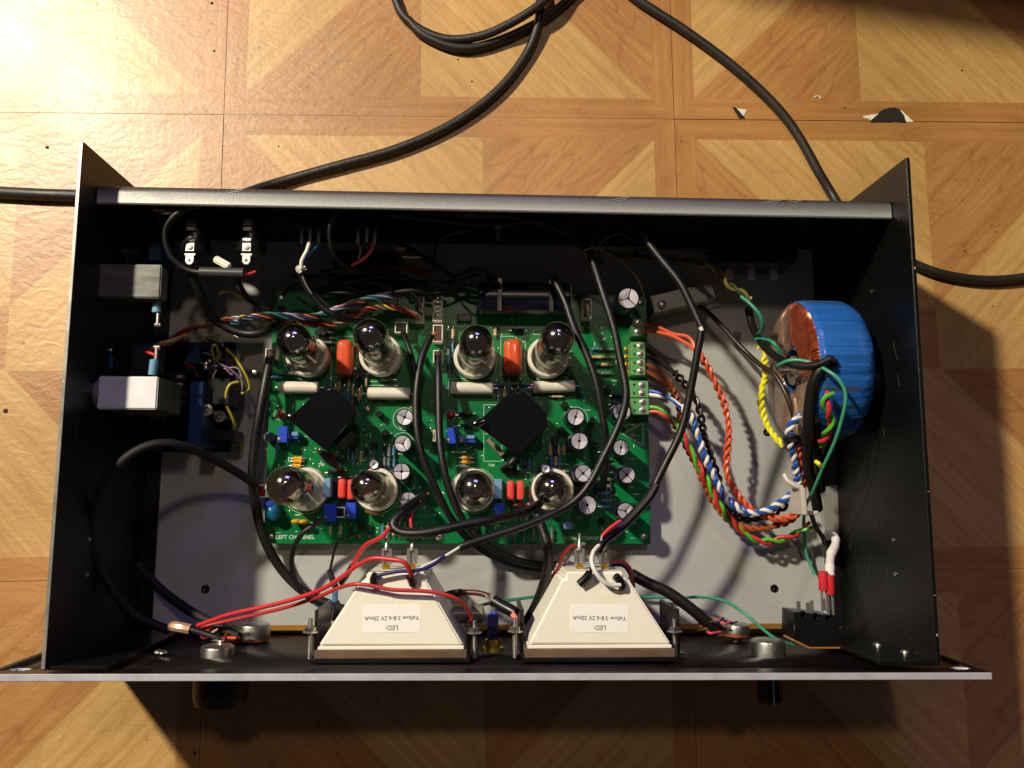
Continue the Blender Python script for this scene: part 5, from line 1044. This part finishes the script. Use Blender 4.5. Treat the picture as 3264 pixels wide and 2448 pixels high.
cable('black_sleeve', 'thick slanted black sleeve between the two meters', 'sleeve', [(1572, 1914, 60), (1598, 1930, 62), (1625, 1944, 64), (1644, 1956, 66)], 3.2, shrink, ends=[('wire', [(1634, 1958, 68), (1640, 1966, 69), (1644, 1974, 70)], 1.5, wirem('salmon', (236, 132, 110)))])
cable('green_wire', 'thin sea green wire passing under both meters', 'wire', [(1450, 1975, 26), (1484, 1946, 28), (1560, 1923, 28), (1640, 1911, 26), (1712, 1902, 24), (1800, 1898, 14), (1900, 1900, 8), (2000, 1902, 6), (2100, 1904, 6), (2180, 1904, 10), (2250, 1904, 24), (2310, 1916, 38), (2370, 1952, 48), (2430, 2004, 54), (2480, 2040, 56), (2536, 2058, 54)], .9, wirem('wire_teal', (52, 140, 108)))
# tangles of wires at the potentiometers
for (x0, v0, lab, cols_) in ((640, 2030, 'tangle of thin wires and solder at the left potentiometers', [w_dred, w_white, w_org, w_brown, tin]), (2230, 2000, 'tangle of thin gold and pink wires at the right potentiometers', [MATS['wire_pink'], gold, w_brown, w_navy])):
    t = thing('wire_tangle', lab, 'wires', at(x0 + 60, v0, 34))
    for k in range(14):
        u = x0 + rnd.uniform(-10, 100); v = v0 + rnd.uniform(-25, 15); z = rnd.uniform(36, 52)
        B().tube(cr([at(u, v, z), at(u + rnd.uniform(10, 30), v + rnd.uniform(-10, 10), z + 3), at(u + rnd.uniform(30, 55), v + rnd.uniform(-12, 12), z - 2)], 1.5), rnd.uniform(.4, .8), 6).done('wire', rnd.choice(cols_), t)
cable('black_lead', 'black bundle end between the left potentiometers', 'wire', [(600, 2004, 50), (650, 2020, 50), (700, 2036, 50), (735, 2046, 48)], 2.0, rubber)

# ---------------------------------------------------------------- cords on the floor
fz = FZ + 3.4
cable('floor_cord', 'black cord entering from the left edge behind the case', 'cord', [(-120, 606, fz), (0, 614, fz), (130, 621, fz), (260, 626, fz), (420, 640, fz), (560, 655, fz)], 4.0, cord_rubber, seg=12)
cable('floor_cord', 'black cord sweeping from the rear socket up past the loop', 'cord', [(700, 650, fz + 20), (800, 610, fz + 8), (900, 578, fz), (1088, 525, fz), (1250, 480, fz), (1400, 418, fz), (1520, 345, fz), (1610, 265, fz), (1680, 170, fz), (1712, 90, fz + 2), (1722, 20, fz + 5), (1718, -60, fz + 5), (1700, -180, fz)], 3.1, cord_rubber, seg=12)
cable('floor_cord', 'upper strand of the black cord loop at the top of the floor', 'cord', [(1215, -160, fz), (1240, -70, fz), (1262, 0, fz), (1287, 52, fz), (1350, 100, fz), (1436, 126, fz + 1), (1536, 114, fz + 4), (1620, 78, fz + 7), (1700, 30, fz + 10), (1760, -20, fz + 10), (1850, -120, fz + 4)], 3.0, cord_rubber, seg=12)
cable('floor_cord', 'lower strand of the black cord loop crossing under the long cord', 'cord', [(1300, 62, fz), (1345, 108, fz), (1430, 147, fz), (1511, 152, fz), (1600, 126, fz), (1680, 90, fz - .2), (1750, 50, fz - .2), (1820, -10, fz), (1900, -90, fz)], 3.0, cord_rubber, seg=12)
cable('floor_cord', 'black cord from the top edge down to the rear right of the case', 'cord', [(1920, -90, fz), (2040, 4, fz), (2180, 95, fz), (2313, 192, fz), (2420, 285, fz), (2500, 370, fz), (2556, 452, fz), (2604, 540, fz), (2655, 625, fz), (2700, 700, fz + 10)], 3.1, cord_rubber, seg=12)
cable('floor_cord', 'black cord leaving the right side of the case', 'cord', [(2840, 800, fz), (2930, 848, fz), (3022, 878, fz), (3142, 893, fz), (3264, 884, fz), (3420, 850, fz)], 3.1, cord_rubber, seg=12)

# ---------------------------------------------------------------- rear clutter: dark wires and blocks, added to darken it
for (pts, r, m, lab) in (
    ([(1040, 700, 50), (1180, 730, 44), (1300, 790, 38), (1400, 850, 32), (1460, 900, 26)], 1.6, matt_black, 'black wire slanting down from the round sockets in the rear shade'),
    ([(1240, 680, 60), (1400, 700, 58), (1560, 712, 56), (1700, 700, 60)], 1.8, matt_black, 'black wire slung along the rear wall in the shade'),
    ([(1480, 680, 64), (1640, 690, 60), (1780, 730, 52), (1860, 790, 44), (1920, 840, 36)], 1.8, rubber, 'black wire arching down from the rear wall to the dark pair'),
    ([(1385, 860, 20), (1390, 790, 34), (1430, 748, 44), (1500, 732, 48)], 1.0, wirem('deep_green', (8, 52, 38)), 'dark green wire arc standing in the rear shade'),
    ([(1000, 930, 20), (1120, 900, 26), (1250, 880, 26), (1360, 910, 20)], 1.4, matt_black, 'black wire crossing the shaded board'),
    ([(2020, 800, 30), (2160, 790, 32), (2300, 800, 30), (2380, 820, 26)], .9, wirem('deep_green', (8, 52, 38)), 'dark green wire running to the mains inlet'),
    ([(1080, 960, 14), (1180, 920, 18), (1300, 905, 18)], 1.2, matt_black, 'short black wire over the top left of the green board'),
    ([(860, 990, 30), (800, 960, 34), (760, 900, 40), (735, 860, 50)], 1.3, matt_black, 'black wire between the right jack and the harness')):
    cable('black_lead' if 'green' not in lab.split()[1] else 'green_wire', lab, 'wire', pts, r, m)
p = at(1588, 730, 40); t = thing('panel_screw', 'pale screw on the rear wall in the shade', 'screw', p)
B().lathe((p.x, YF - 3, 38), (0, -1, 0), [(0, 3.2), (1.6, 3.0), (2.2, 1.4), (9, 1.4), (9, 0)], 12).done('head', tin, t)
for (u, v, w_, h_, z, lab) in ((1130, 985, 60, 30, 15, 'flat black block added to darken the top left of the green board'), (1245, 970, 50, 40, 16, 'second flat black block added to darken the board beside the long white connector'), (1480, 1012, 50, 22, 15, 'low black block added to darken the board under the large dark capacitor')):
    p = at(u, v, z); tagit(B().box(p.x - w_ / 11, p.x + w_ / 11, p.y - h_ / 11, p.y + h_ / 11, PZ, z, .5).done('relay', blackplastic), lab, 'relay')  # blocks added only to darken the rear strip of the board
# dim parts and loose thin wires in the left bay
a_, c_ = at(350, 812, 50), at(462, 812, 50); t = thing('choke', 'dark blue wound cylinder above the upper metal box in the left bay', 'coil', (a_.x, a_.y, 40))
B().lathe(a_, c_ - a_, [(0, 5), (.5, 6), (18, 6), (18.5, 5)], 18).done('sleeve', navy, t)
B().tube([a_ + Vector((10 + .9 * k, 6.2 * math.cos(k * 1.3), 6.2 * math.sin(k * 1.3) * (1 if math.sin(k * 1.3) > 0 else .2))) for k in range(9)], .4, 5).done('winding', copper, t)
p, q_ = at(470, 832, 52), at(520, 768, 52); tagit(B().box(p.x, q_.x, p.y, q_.y, 30, 52, .6).done('film_capacitor', mat('cap_dark_blue', (12, 52, 92), .3)), 'dark blue box capacitor beside the loop of black cable', 'capacitor')
p, q_ = at(340, 840, 26), at(530, 740, 26); tagit(B().box(p.x, q_.x, p.y, q_.y, 26, 28, .2).done('side_board', MATS['board_dark_blue']), 'dark board on the left wall behind the upper metal box', 'circuit board')
p, q_ = at(300, 1190, 36), at(520, 1085, 36); tagit(B().box(p.x, q_.x, p.y, q_.y, 30, 32, .2).done('side_board', MATS['board_dark_blue']), 'dark board on the left wall behind the lower metal box', 'circuit board')
for (u, v, lab) in ((352, 1172, 'dim blue resistor stub at the upper left of the lower metal box'), (412, 966, 'tiny bright solder dot below the upper metal box')):
    p = at(u, v, 60); t = thing('solder_stub', lab, 'component', p); B().lathe(p, (0, 1, .1), [(0, 1.6), (6, 1.6), (6.5, .5), (10, .4)], 10).done('body', MATS['cap_dark_blue'], t); B().lathe(p + Vector((0, 9.5, 1)), (0, 0, 1), [(-.6, .8), (.6, .8), (.9, 0)], 8).done('solder', tin, t)
t = thing('wire_tangle', 'tangle of thin loose wires between the relay board and the green board', 'wires', at(700, 1120, 6))
for k in range(16):
    u, v = rnd.uniform(600, 760), rnd.uniform(1070, 1180); z = rnd.uniform(24, 40)
    B().tube(cr([at(u, v, z), at(u + rnd.uniform(-40, 50), v + rnd.uniform(-20, 40), z + rnd.uniform(-4, 6)), at(u + rnd.uniform(-20, 70), v + rnd.uniform(10, 80), z - 4), at(u + rnd.uniform(0, 60), v + rnd.uniform(40, 110), z - 14)], 2), rnd.uniform(.4, .8), 6).done('wire', rnd.choice([w_black, w_black, w_dred, w_grey, MATS['wire_dull_yellow'], w_brown, MATS['wire_violet'], w_navy]), t)
t = thing('wire_tangle', 'tangle of dark wires in the shade above the green board', 'wires', at(1150, 900, 6))
for k in range(22):
    u, v = rnd.uniform(880, 1500), rnd.uniform(860, 960); z = rnd.uniform(16, 34)
    B().tube(cr([at(u, v, z), at(u + rnd.uniform(30, 120), v + rnd.uniform(-40, 30), z + 6), at(u + rnd.uniform(120, 220), v + rnd.uniform(-50, 60), z)], 2.5), rnd.uniform(.6, 1.5), 7).done('wire', rnd.choice([w_black, w_black, matt_black, matt_black, w_dgreen, w_dred]), t)
